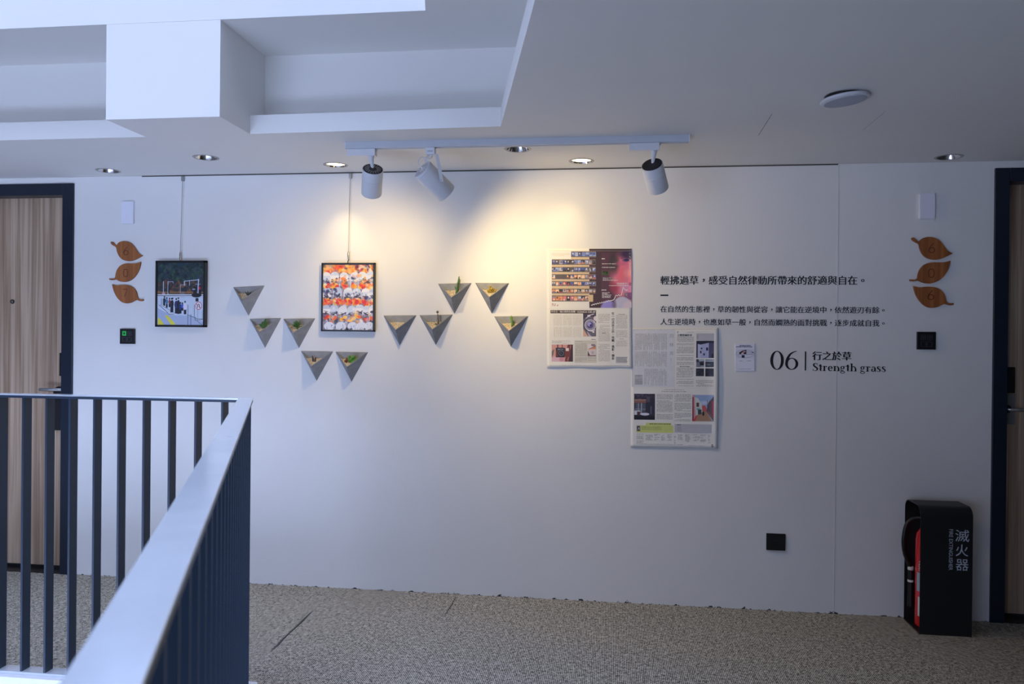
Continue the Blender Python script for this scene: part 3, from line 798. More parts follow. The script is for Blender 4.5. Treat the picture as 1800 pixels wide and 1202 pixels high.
def bag(cx, ty, w_, h_, fishes, dark):
    R.ell(cx, ty+w_*.45, w_/2, w_*.48, wt[R.r.randint(4)], .95).rect(cx-w_/2, ty+w_*.42, cx+w_/2, ty+h_*.5, wt[R.r.randint(4)], .9)
    for _ in range(dark):
        R.line([(cx+R.r.uniform(-.4, .4)*w_, ty+h_*.42+R.r.uniform(-.1, .12)*h_), (cx+R.r.uniform(-.4, .4)*w_, ty+h_*.5+R.r.uniform(-.1, .1)*h_)], R.r.uniform(5, 13), dk[R.r.randint(5)], .75)
    for _ in range(fishes):
        R.ell(cx+R.r.uniform(-.3, .3)*w_, ty+h_*R.r.uniform(.66, .92), w_*R.r.uniform(.15, .38), h_*R.r.uniform(.06, .13), orr[R.r.randint(6)], .95, 0, R.r.uniform(-.7, .7))
    R.line([(cx-w_/2, ty+w_*.5), (cx-w_/2, ty+h_)], 4, (246, 238, 238), .8)
for ty, hh_, cs, nf, ndk in [(335, 190, (190, 285, 385, 492, 580, 662), 5, 4), (512, 190, (205, 318, 425, 520, 610, 690), 7, 6), (700, 180, (192, 278, 378, 468, 548, 632, 700), 3, 7)]:
    for c_ in cs: bag(c_+R.r.uniform(-6, 6), ty+R.r.uniform(-6, 14), 92, hh_, nf, ndk)
R.blotch(165, 625, 692, 690, 46, 22, [(226, 40, 40), (246, 120, 30), (255, 180, 60), (190, 30, 50), (240, 90, 70)], .9, .3)
R.blotch(230, 380, 692, 505, 34, 26, [(252, 170, 50), (255, 196, 90), (246, 130, 40), (250, 224, 190), (240, 150, 110)], .85, .35)
R.blotch(160, 400, 692, 470, 26, 13, dk, .8, .3); R.blotch(165, 780, 692, 890, 24, 22, [(250, 150, 50), (236, 120, 50), (250, 210, 150), (120, 60, 60), (70, 60, 90)], .8, .35)
R.blotch(165, 560, 692, 630, 30, 14, dk+[(60, 70, 150)], .7, .3); R.blotch(165, 340, 692, 920, 50, 20, [(244, 242, 240), (230, 234, 240)], .7, .5)
R.blotch(165, 490, 300, 600, 14, 20, [(60, 56, 90), (40, 44, 84)], .8)
for c_ in (230, 355, 480, 575, 655): R.ell(c_, 930, 56, 48, (222, 226, 236), .95)
for _ in range(40):
    x_, y_ = R.r.uniform(170, 690), R.r.uniform(880, 965); R.line([(x_, y_), (x_+R.r.uniform(-8, 8), y_+R.r.uniform(5, 24))], 4, (60, 70, 150), .7)
for x_ in range(232, 322, 12): R.line([(x_, 775), (x_+R.r.uniform(0, 7), 788)], 5, (50, 50, 70), .9)
R.blotch(300, 955, 692, 970, 16, 12, [(20, 20, 30)], .9, .2)
R.mesh('printed_photo', pic_map(a, b, bw, dep, R), root)

# ------------------------------------------------------------------ newspapers and the card
class Sheet:
    """a sheet of paper on the wall; u, v are the layout's own units, x right and y down"""
    def __init__(s, u0, v0, u1, v1, q, lift): 
        s.u0, s.v0, s.u1, s.v1 = u0, v0, u1, v1; s.q = q; s.lift = lift     # q: four corners (tl, tr, bl, br) in world
    def at(s, u, v, up=0):
        a = (u-s.u0)/(s.u1-s.u0); b = (v-s.v0)/(s.v1-s.v0)
        tl, tr_, bl, br = s.q
        p = (tl*(1-a)+tr_*a)*(1-b)+(bl*(1-a)+br*a)*b
        return Vector((p.x, -s.lift(a, b)-up, p.z))
    def paper(s, name, m, root, nu=28, nv=36):
        mb = MB(); 
        for up in (0, .0004):
            mb.v += [s.at(s.u0+(s.u1-s.u0)*i/nu, s.v0+(s.v1-s.v0)*j/nv, up) for j in range(nv+1) for i in range(nu+1)]
        W_ = nu+1; n_ = W_*(nv+1)
        for k in (0, 1):
            mb.f += [(k*n_+j*W_+i, k*n_+(j+1)*W_+i, k*n_+(j+1)*W_+i+1, k*n_+j*W_+i+1) for j in range(nv) for i in range(nu)]
        bd = [i for i in range(nu+1)]+[j*W_+nu for j in range(1, nv+1)]+[nv*W_+i for i in range(nu-1, -1, -1)]+[j*W_ for j in range(nv-1, 0, -1)]
        mb.f += [(bd[i], bd[(i+1) % len(bd)], bd[(i+1) % len(bd)]+n_, bd[i]+n_) for i in range(len(bd))]
        return mb.build(name, m, root, smooth='all')
    def pic(s, name, R, root, up=.0007, label=None): return R.mesh(name, lambda x, y: s.at(x, y, up), root, label)
    def block(s, u0, v0, u1, v1, name, m, root, up=.0006, nseg=8):
        mb = MB(); 
        for j in range(nseg+1):
            mb.v += [s.at(u0, v0+(v1-v0)*j/nseg, up), s.at(u1, v0+(v1-v0)*j/nseg, up)]
        mb.f = [(2*j, 2*j+1, 2*j+3, 2*j+2) for j in range(nseg)]
        return mb.build(name, m, root)
    def text(s, u0, v0, u1, v1, root, step=10.5, th=4.2, vert=False, m=None, name='text_column', up=.0008, gap=.16, seed=1, lens=(8, 26)):
        r = random.Random(seed+int(u0*3+v0)); mb = MB()
        a0, a1, b0, b1 = (v0, v1, u0, u1) if vert else (u0, u1, v0, v1)
        b = b0
        while b+th < b1:
            if r.random() > gap*.35:
                a = a0+(r.random() < .15)*step*1.5; end = a1-(r.random() < gap)*r.random()*(a1-a0)*.6
                while a < end-4:
                    l = min(r.uniform(*lens), end-a); t_ = th*r.uniform(.75, 1.1)
                    q = [(a, b), (a+l, b), (a+l, b+t_), (a, b+t_)]
                    if vert: q = [(y, x) for x, y in q]
                    mb.quad(*[s.at(x, y, up) for x, y in q]); a += l+r.uniform(1.5, 5)
            b += step
        return mb.build(name, m or GREYTXT, root)
    def words(s, t, u, v, em, root, m, name='headline', vert=False, off=0, shifts=(0,), sx=1, up=.0010):
        mb = MB()
        def place(x, y): return s.at(x, -y, up)
        if vert:
            cjk_line(mb, t, u, -v-em*.88, em, 0, off=off, shifts=shifts, vertical=True, place=place, sx=sx)
        else: cjk_line(mb, t, u, -v-em*.88, em, 0, off=off, shifts=shifts, place=place, sx=sx)
        return mb.build(name, m, root)

# first newspaper (layout units: 5.01 per photo pixel)
z1 = lambda x, y: px(940+x/5.01, 420+y/5.01)
def lift1(a, b): return .0012+.0045*max(0, (b-.93)/.07)**1.5*(.5+.5*math.sin(a*13))+.004*max(0, (a-.955)/.045)**1.5*(.6+.4*math.sin(b*9))
S1 = Sheet(105, 84, 853, 1136, [z1(105, 85), z1(852, 85), z1(108, 1134), z1(856, 1137)], lift1)
root = thing('newspaper', (S1.at(480, 1135).x, -.003, S1.at(480, 1135).z), 'warmly lit newspaper spread with film strips, camera pictures and a dark portrait page', 'newspaper', 'newspapers taped to the wall')
S1.paper('paper_sheet', PAPER, root)
# dark portrait page
R = Ras(482, 86, 852, 606, .55, (74, 52, 56))
R.rect(590, 120, 852, 606, (104, 60, 78), .5)
R.ell(815, 330, 170, 260, (226, 120, 140), .95, .35).ell(700, 220, 60, 120, (50, 52, 50), .75, .6).ell(840, 130, 120, 60, (50, 36, 66), .9, .5)
R.ell(760, 300, 45, 90, (232, 96, 110), .6, .8).ell(830, 300, 60, 50, (240, 160, 150), .7, .8).ell(770, 215, 80, 26, (196, 96, 130), .7, .6)
R.ell(805, 185, 46, 20, (110, 70, 120), .9, .5).ell(810, 184, 26, 13, (30, 44, 80), .95, .3).line([(760, 172), (790, 160), (840, 168)], 7, (70, 40, 70), .7)
R.ell(700, 430, 60, 60, (150, 50, 70), .7, .7).ell(800, 430, 70, 60, (206, 150, 190), .7, .6).ell(840, 395, 14, 20, (120, 50, 80), .6, .5)
R.rect(790, 470, 852, 530, (60, 40, 110), .5)
R.ell(650, 640, 80, 110, (150, 140, 210), 1, .15).ell(770, 590, 90, 90, (190, 186, 206), 1, .15).ell(830, 600, 70, 70, (214, 196, 206), .9, .4).ell(700, 580, 26, 70, (80, 60, 90), .6, .7)
R.rect(482, 86, 852, 99, (50, 36, 36)).line([(482, 103), (852, 103)], 3, (150, 130, 126))
S1.pic('portrait_page', R, root)
S1.words('攝影', 592, 282, 34, root, mat('green_print', (70, 150, 60), rough=.7), 'green_title', shifts=(-.02, .02))
S1.words('《攝影筆記', 590, 335, 22, root, WHITEINK, 'page_title', shifts=(-.02, .02))
S1.words('《點與線子》', 712, 383, 19, root, WHITEINK, 'page_title')
S1.text(592, 170, 628, 182, root, 9, 8, m=WHITEINK, name='white_caption', up=.0011)
S1.text(594, 195, 740, 260, root, 10.5, 4.5, m=WHITEINK, name='white_caption', up=.0011, gap=.9)
S1.text(600, 361, 740, 368, root, 9, 4, m=WHITEINK, name='white_caption', up=.0011)
S1.text(642, 408, 820, 415, root, 9, 5, m=WHITEINK, name='white_caption', up=.0011)
S1.text(590, 445, 632, 456, root, 9, 7, m=WHITEINK, name='white_caption', up=.0011)
S1.text(594, 470, 685, 522, root, 10.5, 4.5, m=WHITEINK, name='white_caption', up=.0011, gap=.8)
zz = [(497, 581)]
for i in range(1, 17): zz.append((497+i*9.5, 581-i*2.2+(5 if i % 2 else -4)))
zz += [(660, 545), (697, 535), (708, 512), (718, 492), (728, 502), (740, 488), (750, 502), (756, 490), (762, 500), (771, 460), (781, 420), (790, 440), (806, 452), (818, 446)]
mb = MB(); vs = []
for i, q in enumerate(zz):
    p0, p1 = zz[max(i-1, 0)], zz[min(i+1, len(zz)-1)]; l = math.hypot(p1[0]-p0[0], p1[1]-p0[1]); nx, ny = -(p1[1]-p0[1])/l*3, (p1[0]-p0[0])/l*3
    vs += [S1.at(q[0]+nx, q[1]+ny, .0012), S1.at(q[0]-nx, q[1]-ny, .0012)]
mb.add(vs, [(2*i, 2*i+1, 2*i+3, 2*i+2) for i in range(len(zz)-1)]).build('white_graph_line', WHITEINK, root)
S1.words('虫', 780, 470, 38, root, WHITEINK, 'white_mark', shifts=(-.03, .03), up=.0013)
# film strips
blues = [(84, 100, 168), (120, 138, 196), (160, 172, 212), (70, 74, 116)]
greys = [(90, 84, 84), (60, 52, 54), (190, 190, 196), (150, 140, 150)]
warm = [(220, 150, 100), (240, 200, 160), (200, 90, 90), (230, 210, 180), (150, 90, 80)]
reds = [(220, 120, 130), (236, 170, 170), (150, 60, 70), (200, 90, 100)]
for i, (y0, y1, x0, x1, pal) in enumerate([(108, 160, 322, 545, blues), (178, 229, 150, 541, blues+greys+warm[:1]), (244, 293, 150, 541, blues+greys), (308, 356, 150, 543, greys+warm+blues[:1]), (371, 415, 150, 543, blues+greys+warm), (436, 480, 150, 541, warm+greys+blues[:1]), (496, 550, 150, 476, reds+greys+warm[:2])]):
    R = Ras(x0, y0, x1, y1, .55, (92, 84, 84)); n_ = max(1, round((x1-x0)/33)); wd = (x1-x0)/n_
    for k in range(n_):
        u = x0+k*wd+2; c0 = pal[R.r.randint(len(pal))]
        R.r.seed(i*40+k*3+1); c0 = pal[R.r.randint(len(pal))]; c1_ = pal[R.r.randint(len(pal))]
        if i == 3 and 1 <= k <= 3: continue
        R.rect(u, y0+8, u+wd-4, y1-8, c0); R.rect(u, y0+8+(y1-y0)*R.r.uniform(.3, .6), u+wd-4, y1-8, c1_, .8)
        R.ell(u+wd*R.r.uniform(.2, .7), y0+(y1-y0)*R.r.uniform(.35, .75), wd*.22, 9, pal[R.r.randint(len(pal))], .9)
        if R.r.rand() < .5: R.ell(u+wd*R.r.uniform(.2, .7), y0+(y1-y0)*.4, wd*.2, 6, (238, 232, 232), .8)
    for k in np.arange(x0+3, x1-3, 7): R.rect(k, y0+1.5, k+3, y0+5, (200, 170, 130)); R.rect(k, y1-5, k+3, y1-1.5, (200, 170, 130))
    S1.pic('film_strip', R, root, up=.0011)
R = Ras(150, 231, 478, 243, .4, (214, 188, 150))
for (y0, y1) in ((162, 176), (231, 243), (295, 307), (358, 370), (417, 435), (482, 495)):
    S1.block(150 if y0 > 165 else 322, y0, 480, y1, 'tan_band', mat('tan_print', (212, 186, 150), rough=.8) if y0 == 162 else bpy.data.materials['tan_print'], root, up=.0008, nseg=1)
S1.block(474, 490, 516, 552, 'tan_band', bpy.data.materials['tan_print'], root, up=.0012, nseg=2)
S1.text(152, 125, 312, 160, root, 9, 3.4, gap=.4, m=mat('faint_print', (204, 196, 176)))
S1.text(150, 566, 216, 592, root, 9, 6, vert=True, m=mat('red_print', (176, 120, 116)), name='price_print')
# headline bar, articles
hbar = S1.block(138, 627, 541, 655, 'headline_bar', DKBR, root, up=.0007, nseg=3)
S1.words('世界第一個自動對焦相機', 143, 630, 19.6, hbar, WHITEINK, shifts=(-.03, .03), up=.0011)
S1.words('・', 357, 630, 19.6, hbar, WHITEINK, shifts=(-.03, .03), up=.0011)
vs, fs = glyph('KONICA C35 AF', .012); wmax = max(v[0] for v in vs)
MB().add([S1.at(377+v[0]/wmax*158, 649-v[1]*21, .0011) for v in vs], fs).build('headline', WHITEINK, hbar)
for k in range(3):
    S1.text(166+k*86, 668, 246+k*86, 762, root, 8.6, 3.2, vert=True, m=bpy.data.materials['faint_print'], seed=k); S1.text(166+k*86, 776, 246+k*86, 866, root, 8.6, 3.2, vert=True, m=bpy.data.materials['faint_print'], seed=k+5)
R = Ras(427, 655, 541, 858, .6, (110, 102, 116))
R.poly([(427, 655), (541, 655), (541, 690), (470, 680), (427, 730)], (70, 58, 72)).poly([(427, 790), (470, 858), (427, 858)], (214, 168, 140)).poly([(460, 810), (500, 858), (475, 858)], (180, 176, 190))
R.line([(430, 720), (480, 672), (520, 660)], 9, (190, 186, 200)).ell(478, 676, 14, 8, (226, 222, 232)).ell(535, 700, 16, 22, (226, 214, 220)).ell(445, 740, 30, 60, (80, 72, 88), .7, .5)
R.ell(488, 760, 56, 60, (70, 66, 82)).ringe(490, 758, 50, 6, (222, 218, 232)).ell(490, 758, 42, 42, (120, 114, 130)).ringe(490, 758, 38, 4, (190, 186, 204)).ell(486, 756, 28, 30, (90, 84, 140)).ell(482, 750, 18, 18, (166, 160, 214)).ell(494, 760, 9, 11, (60, 50, 110))
R.line([(470, 806), (500, 812), (530, 800)], 7, (216, 212, 226)).ell(517, 818, 9, 7, (236, 232, 240)).line([(520, 730), (541, 745)], 6, (206, 200, 214))
S1.pic('lens_photo', R, root)
S1.text(484, 882, 536, 890, root, 10, 6, m=INK, name='caption', lens=(5, 8))
S1.text(150, 897, 336, 925, root, 9.5, 3.4, gap=.4)
R = Ras(147, 930, 336, 1081, .6, (176, 120, 112))
R.rect(147, 930, 336, 1081, (206, 150, 138)).rect(300, 930, 336, 1081, (70, 44, 48)).rect(195, 930, 207, 970, (120, 70, 66)).rect(238, 930, 246, 970, (130, 74, 70)).poly([(290, 930), (325, 930), (300, 1081), (262, 1081)], (120, 60, 56)).line([(318, 940), (290, 1070)], 6, (196, 130, 116))
R.poly([(147, 990), (172, 968), (166, 1010), (147, 1046)], (120, 108, 104)).ell(200, 1065, 70, 36, (214, 176, 188), 1, .3).ell(235, 1060, 26, 30, (196, 130, 140), .8, .5)
R.rect(184, 962, 312, 1040, (120, 56, 44)).rect(184, 958, 262, 985, (50, 46, 50)).rect(200, 968, 250, 980, (120, 124, 134)).rect(272, 962, 300, 986, (224, 220, 214)).ell(232, 1008, 33, 34, (34, 32, 38)).ringe(232, 1006, 24, 4, (130, 130, 142)).ell(230, 1006, 12, 12, (60, 60, 76)).rect(184, 1034, 262, 1042, (40, 34, 36))
S1.pic('camera_photo', R, root)
S1.block(350, 893, 545, 1090, 'grey_box', mat('pale_grey_print', (206, 202, 192), rough=.8), root, up=.0006)
S1.text(356, 900, 500, 914, root, 10, 4.5, m=GREYTXT, up=.0009)
S1.text(356, 922, 458, 1080, root, 9.5, 4, up=.0009, m=mat('mid_print', (170, 164, 154)), gap=.05)
S1.text(468, 1038, 540, 1080, root, 9.5, 4, up=.0009, m=bpy.data.materials['mid_print'])
R = Ras(467, 926, 538, 1031, .6, (222, 190, 176))
R.rect(467, 926, 538, 970, (226, 214, 214)).ell(515, 934, 20, 10, (130, 120, 122)).poly([(467, 970), (538, 940), (538, 972), (480, 972)], (206, 140, 110)).line([(480, 968), (538, 940)], 4, (96, 70, 70)).rect(467, 970, 538, 974, (240, 190, 160)).rect(467, 974, 538, 1031, (214, 200, 198)).poly([(467, 985), (490, 1031), (467, 1031)], (84, 50, 48)).rect(467, 1024, 538, 1031, (110, 76, 74)).ell(510, 1000, 12, 14, (180, 176, 184))
S1.pic('paper_photo', R, root, up=.0012)
S1.words('在一切消逝之前，接觸・攝影・變形', 676, 641, 26.5, root, mat('grey_print', (84, 80, 80), rough=.8), vert=True, shifts=(-.01, .01), sx=.95)
for q in ((560, 660, 662, 740), (560, 758, 662, 900), (560, 925, 662, 1080), (715, 670, 815, 790), (715, 805, 815, 870), (715, 895, 815, 945)): S1.text(*q, root, 9.2, 3.4, gap=.1, m=bpy.data.materials['mid_print'], seed=4)
for q in ((735, 660, 795, 667), (592, 826, 625, 832), (745, 878, 785, 885)): S1.text(*q, root, 9, 4.5, m=GREYTXT, name='subheading', lens=(20, 40))
S1.block(713, 1036, 816, 1092, 'grey_box', mat('blue_grey_print', (184, 186, 188), rough=.8), root)
S1.text(720, 1042, 810, 1088, root, 9, 4, m=GREYTXT, up=.0009)
S1.text(135, 1112, 830, 1119, root, 9, 3, m=bpy.data.materials['mid_print'], name='footer_line')
S1.text(831, 600, 838, 1110, root, 9, 3, vert=True, m=bpy.data.materials['mid_print'], name='margin_line')
S1.text(125, 101, 480, 108, root, 9, 2.4, m=bpy.data.materials['faint_print'], name='header_line')
S1.block(105, 612, 856, 613.5, 'fold_line', bpy.data.materials['pale_grey_print'], root, up=.0005, nseg=2)

# second newspaper
z2 = lambda x, y: px(1100+x/5.01, 560+y/5.01)
def lift2(a, b): return .0012+.011*max(0, (a-.88)/.12)**1.6*(.35+.65*math.sin(b*3.1))+.004*max(0, (b-.96)/.04)**1.5
S2 = Sheet(45, 82, 812, 1141, [z2(50, 84), z2(813, 82), z2(43, 1130), z2(805, 1143)], lift2)
root = thing('newspaper', (S2.at(430, 1135).x, -.003, S2.at(430, 1135).z), 'newspaper spread hung lower right with street photographs and a yellow-green box', 'newspaper', 'newspapers taped to the wall')
S2.paper('paper_sheet', PAPER, root)
FT = bpy.data.materials['mid_print']
S2.block(50, 92, 432, 604, 'grey_box', mat('cool_page', (214, 216, 220), rough=.85), root, up=.0005)
S2.words('同', 384, 132, 38, root, GREYTXT, off=-.01); S2.words('林', 384, 210, 38, root, GREYTXT, off=-.01); S2.words('鳥', 384, 286, 38, root, GREYTXT, off=-.01)
S2.words('︵之二︶', 392, 338, 15, root, GREYTXT, vert=True)
for j, (v0, v1) in enumerate(((130, 275), (290, 425), (445, 590))):
    S2.text(80 if j < 2 else 165, v0, 235, v1, root, 10.5, 4, vert=True, m=bpy.data.materials['mid_print'], up=.0009, seed=j, gap=.3); S2.text(240, v0, 370, v1, root, 10.5, 4, vert=True, m=bpy.data.materials['mid_print'], up=.0009, seed=j+9, gap=.3)
S2.block(77, 496, 148, 586, 'grey_box', mat('speckle_print', (186, 186, 192), rough=.8), root, up=.0008); S2.text(82, 500, 146, 582, root, 8.5, 4, up=.0011)
S2.words('立體聲攝影術', 452, 134, 22, root, INK, shifts=(-.01, .01))
S2.text(452, 110, 470, 128, root, 6, 4, m=GREYTXT); S2.text(540, 118, 596, 124, root, 8, 3, m=FT); S2.text(70, 93, 800, 99, root, 9, 2.6, m=FT, name='header_line')
for q in ((450, 160, 600, 206), (450, 218, 600, 308), (450, 322, 600, 408), (450, 432, 600, 540), (450, 550, 600, 600), (622, 542, 775, 600)): S2.text(*q, root, 10, 4.2, gap=.12)
S2.text(478, 419, 566, 426, root, 9, 5, m=INK, name='subheading')
S2.block(622, 130, 776, 192, 'grey_box', bpy.data.materials['speckle_print'], root, up=.0007); S2.text(626, 134, 772, 190, root, 9, 4, up=.001)
R = Ras(622, 195, 776, 346, .6, (44, 42, 62))
R.poly([(634, 222), (660, 228), (732, 212), (736, 346), (634, 346)], (176, 180, 214)).poly([(634, 222), (664, 230), (664, 346), (634, 346)], (190, 194, 222)).rect(732, 215, 776, 346, (70, 66, 100)).rect(620, 195, 776, 208, (30, 28, 44))
for q in ((660, 256, 676, 269), (708, 254, 726, 280), (655, 282, 666, 304), (684, 304, 697, 323), (624, 280, 632, 294)): R.rect(*q, (34, 34, 56))
R.ell(768, 330, 14, 24, (20, 20, 30), .9)
S2.pic('building_photo', R, root)
R = Ras(622, 356, 691, 426, .6, (60, 62, 76)); R.poly([(640, 356), (691, 356), (691, 372), (650, 378)], (170, 180, 190)).poly([(622, 385), (650, 380), (660, 426), (622, 426)], (120, 124, 140)).rect(655, 390, 685, 410, (24, 24, 32)).rect(660, 412, 691, 426, (150, 152, 164)); S2.pic('scene_photo', R, root)
R = Ras(702, 356, 776, 426, .6, (60, 66, 76)); R.rect(702, 356, 776, 380, (150, 160, 176)).ell(730, 405, 24, 9, (120, 134, 146), .8, .5).rect(702, 380, 776, 388, (40, 44, 56)); S2.pic('scene_photo', R, root)
R = Ras(620, 437, 691, 506, .5, (40, 40, 52)).blotch(620, 437, 691, 506, 26, 9, [(60, 60, 74), (30, 30, 40), (80, 82, 96)]); S2.pic('scene_photo', R, root)
R = Ras(702, 437, 776, 508, .5, (42, 44, 56)).blotch(702, 437, 776, 508, 26, 9, [(60, 64, 78), (30, 30, 42)]); S2.pic('scene_photo', R, root)
S2.text(340, 625, 520, 636, root, 8, 4, m=GREYTXT, name='subheading'); S2.text(318, 641, 540, 650, root, 9, 5, m=GREYTXT, name='subheading')
R = Ras(73, 665, 260, 896, .55, (52, 44, 60))
R.blotch(73, 665, 260, 720, 40, 14, [(70, 60, 76), (40, 36, 50), (96, 84, 100)]).rect(190, 700, 260, 880, (50, 46, 60)).rect(78, 715, 180, 746, (140, 98, 86)).rect(78, 715, 180, 722, (190, 150, 130)).rect(85, 750, 175, 825, (84, 90, 104)).line([(140, 750), (140, 840)], 6, (200, 206, 216)).line([(112, 750), (112, 830)], 5, (170, 176, 190)).rect(78, 800, 175, 806, (150, 150, 160))
R.rect(76, 815, 130, 852, (206, 210, 222)).ell(170, 846, 40, 12, (214, 216, 226)).rect(100, 824, 128, 852, (90, 56, 60)).rect(73, 862, 260, 896, (26, 24, 32)).line([(225, 780), (225, 840)], 14, (90, 92, 116)).rect(185, 690, 215, 740, (84, 78, 92))
S2.pic('shopfront_photo', R, root)
for q in ((275, 668, 418, 712), (275, 724, 418, 832), (275, 846, 418, 896), (434, 668, 582, 732), (434, 744, 582, 822), (434, 832, 582, 878), (434, 890, 582, 910)): S2.text(*q, root, 9.6, 4, gap=.12)
R = Ras(590, 671, 779, 904, .6, (150, 168, 200))
R.rect(590, 671, 779, 760, (146, 168, 206)).ell(700, 740, 60, 24, (196, 206, 226), .8, .6).poly([(590, 671), (612, 676), (628, 904), (590, 904)], (196, 150, 156)).poly([(590, 690), (602, 690), (606, 904), (590, 904)], (150, 60, 66))
R.poly([(612, 690), (640, 700), (672, 750), (680, 830), (622, 860)], (206, 206, 204)).rect(626, 740, 650, 776, (90, 66, 50)).rect(628, 786, 662, 806, (120, 170, 170)).poly([(779, 680), (730, 740), (715, 810), (779, 870)], (90, 70, 84)).poly([(779, 720), (762, 730), (764, 850), (779, 870)], (176, 50, 60)).poly([(676, 766), (700, 762), (716, 790), (716, 820), (680, 826)], (196, 90, 90))
R.poly([(622, 855), (690, 815), (712, 815), (770, 904), (612, 904)], (168, 130, 104)).poly([(600, 904), (622, 855), (632, 855), (618, 904)], (206, 60, 70)).poly([(712, 815), (730, 812), (779, 870), (779, 904)], (120, 84, 80)).rect(640, 800, 672, 842, (56, 70, 74)).ell(688, 836, 10, 20, (44, 40, 52)).line([(722, 720), (722, 770)], 4, (70, 50, 60))
S2.pic('street_photo', R, root)
YG = mat('yellow_green_print', (206, 212, 128), rough=.8)
S2.block(95, 945, 425, 1010, 'yellow_box', YG, root, up=.0007); S2.block(180, 922, 405, 950, 'yellow_box', YG, root, up=.0008)
S2.text(212, 928, 400, 942, root, 14, 8, m=mat('green_ink', (110, 120, 60)), name='box_heading', up=.0011); S2.text(140, 955, 322, 1002, root, 9, 3.5, m=mat('olive_ink', (150, 156, 80)), name='box_text', up=.0011)
R = Ras(97, 948, 131, 996, .6, (150, 150, 150)); R.ell(114, 968, 13, 16, (30, 30, 30)).ell(117, 972, 7, 10, (190, 180, 176)).ell(114, 998, 18, 12, (40, 40, 44)); S2.pic('small_portrait', R, root, up=.0012)
S2.block(436, 930, 762, 1006, 'grey_box', bpy.data.materials['speckle_print'], root, up=.0007)
S2.text(456, 934, 560, 944, root, 12, 5, m=INK, name='subheading', up=.0011); S2.text(604, 934, 700, 944, root, 12, 5, m=GREYTXT, name='subheading', up=.0011)
S2.text(456, 953, 590, 1000, root, 9, 4.4, m=GREYTXT, up=.0011); S2.text(603, 953, 745, 1000, root, 9, 4.4, m=GREYTXT, up=.0011)
for k, q in enumerate(((98, 160), (178, 242), (256, 305), (318, 350), (372, 410), (432, 448), (466, 508), (530, 572), (600, 660), (664, 712), (732, 750))): S2.text(q[0], 1022, q[1], 1022+rnd.choice((60, 70, 80, 84)), root, 8.6, 3.8, seed=k, gap=.4)
S2.text(92, 1110, 510, 1118, root, 9, 4, m=GREYTXT, name='footer_line'); S2.text(555, 1116, 700, 1123, root, 9, 3, m=FT, name='footer_line')
mb = MB()
for (p0, p1, w_) in (((768, 1104), (768, 1128), 2.5), ((760, 1110), (776, 1110), 2), ((756, 1120), (768, 1129), 2), ((768, 1129), (780, 1120), 2)):
    l = math.hypot(p1[0]-p0[0], p1[1]-p0[1]); nx, ny = -(p1[1]-p0[1])/l*w_, (p1[0]-p0[0])/l*w_
    mb.quad(*[S2.at(x, y, .001) for x, y in ((p0[0]+nx, p0[1]+ny), (p1[0]+nx, p1[1]+ny), (p1[0]-nx, p1[1]-ny), (p0[0]-nx, p0[1]-ny))])
mb.build('anchor_mark', INK, root)
S2.block(47, 610, 808, 611.5, 'fold_line', bpy.data.materials['pale_grey_print'], root, up=.0004, nseg=4); S2.block(431, 84, 432.5, 1138, 'fold_line', bpy.data.materials['pale_grey_print'], root, up=.0012, nseg=6)

# small card (layout units: 20 per photo pixel); the two square codes stay off
z3 = lambda x, y: px(1285+x/20.04, 598+y/20.04)
S3 = Sheet(140, 115, 826, 1080, [z3(140, 115), z3(828, 118), z3(150, 1082), z3(825, 1075)], lambda a, b: .0045)
root = thing('information_card', (S3.at(480, 1080).x, -.003, S3.at(480, 1080).z), 'small white card with an oval floor plan beside the numeral 06', 'card')
mb = MB(); q = [S3.at(140, 115), S3.at(826, 115), S3.at(826, 1080), S3.at(140, 1080)]
mb.extr(q, (0, .0042, 0)).build('card_board', mat('cool_white_card', (224, 226, 238), rough=.5), root, bevel=.0006)
def cardtext(*a, **k): return S3.text(*a, root, up=.0007, **k)
cardtext(290, 175, 800, 200, step=30, th=24, m=mat('navy_ink', (40, 52, 84)), name='card_heading', lens=(60, 120)); cardtext(165, 220, 740, 246, step=30, th=24, m=bpy.data.materials['navy_ink'], name='card_heading', lens=(50, 110))
R = Ras(160, 310, 820, 630, .14, (214, 216, 230)).ell(480, 475, 320, 150, (150, 152, 172)).ell(480, 475, 308, 140, (208, 210, 226))
for x_ in (560, 640, 700): R.line([(x_, 360), (x_, 490)], 8, (160, 162, 180))
R.line([(540, 410), (760, 410)], 8, (160, 162, 180)).line([(220, 500), (760, 500)], 8, (150, 152, 172)).line([(500, 545), (720, 545)], 22, (236, 238, 246))
R.poly([(280, 425), (400, 360), (530, 335), (530, 485), (280, 485)], (20, 14, 22)).poly([(335, 490), (380, 420), (440, 430), (440, 490)], (214, 186, 200)).ell(460, 400, 55, 22, (206, 160, 176)).rect(365, 525, 465, 612, (18, 22, 60)).ell(762, 428, 30, 20, (16, 14, 22))
S3.pic('floor_plan', R, root, up=.0007)
cardtext(280, 715, 400, 742, step=30, th=20, m=bpy.data.materials['mid_print'], name='card_caption', lens=(30, 50)); cardtext(560, 715, 700, 742, step=30, th=20, m=bpy.data.materials['mid_print'], name='card_caption', lens=(30, 50))
cardtext(250, 1005, 700, 1022, step=30, th=12, m=bpy.data.materials['mid_print'], name='card_caption', lens=(80, 120))

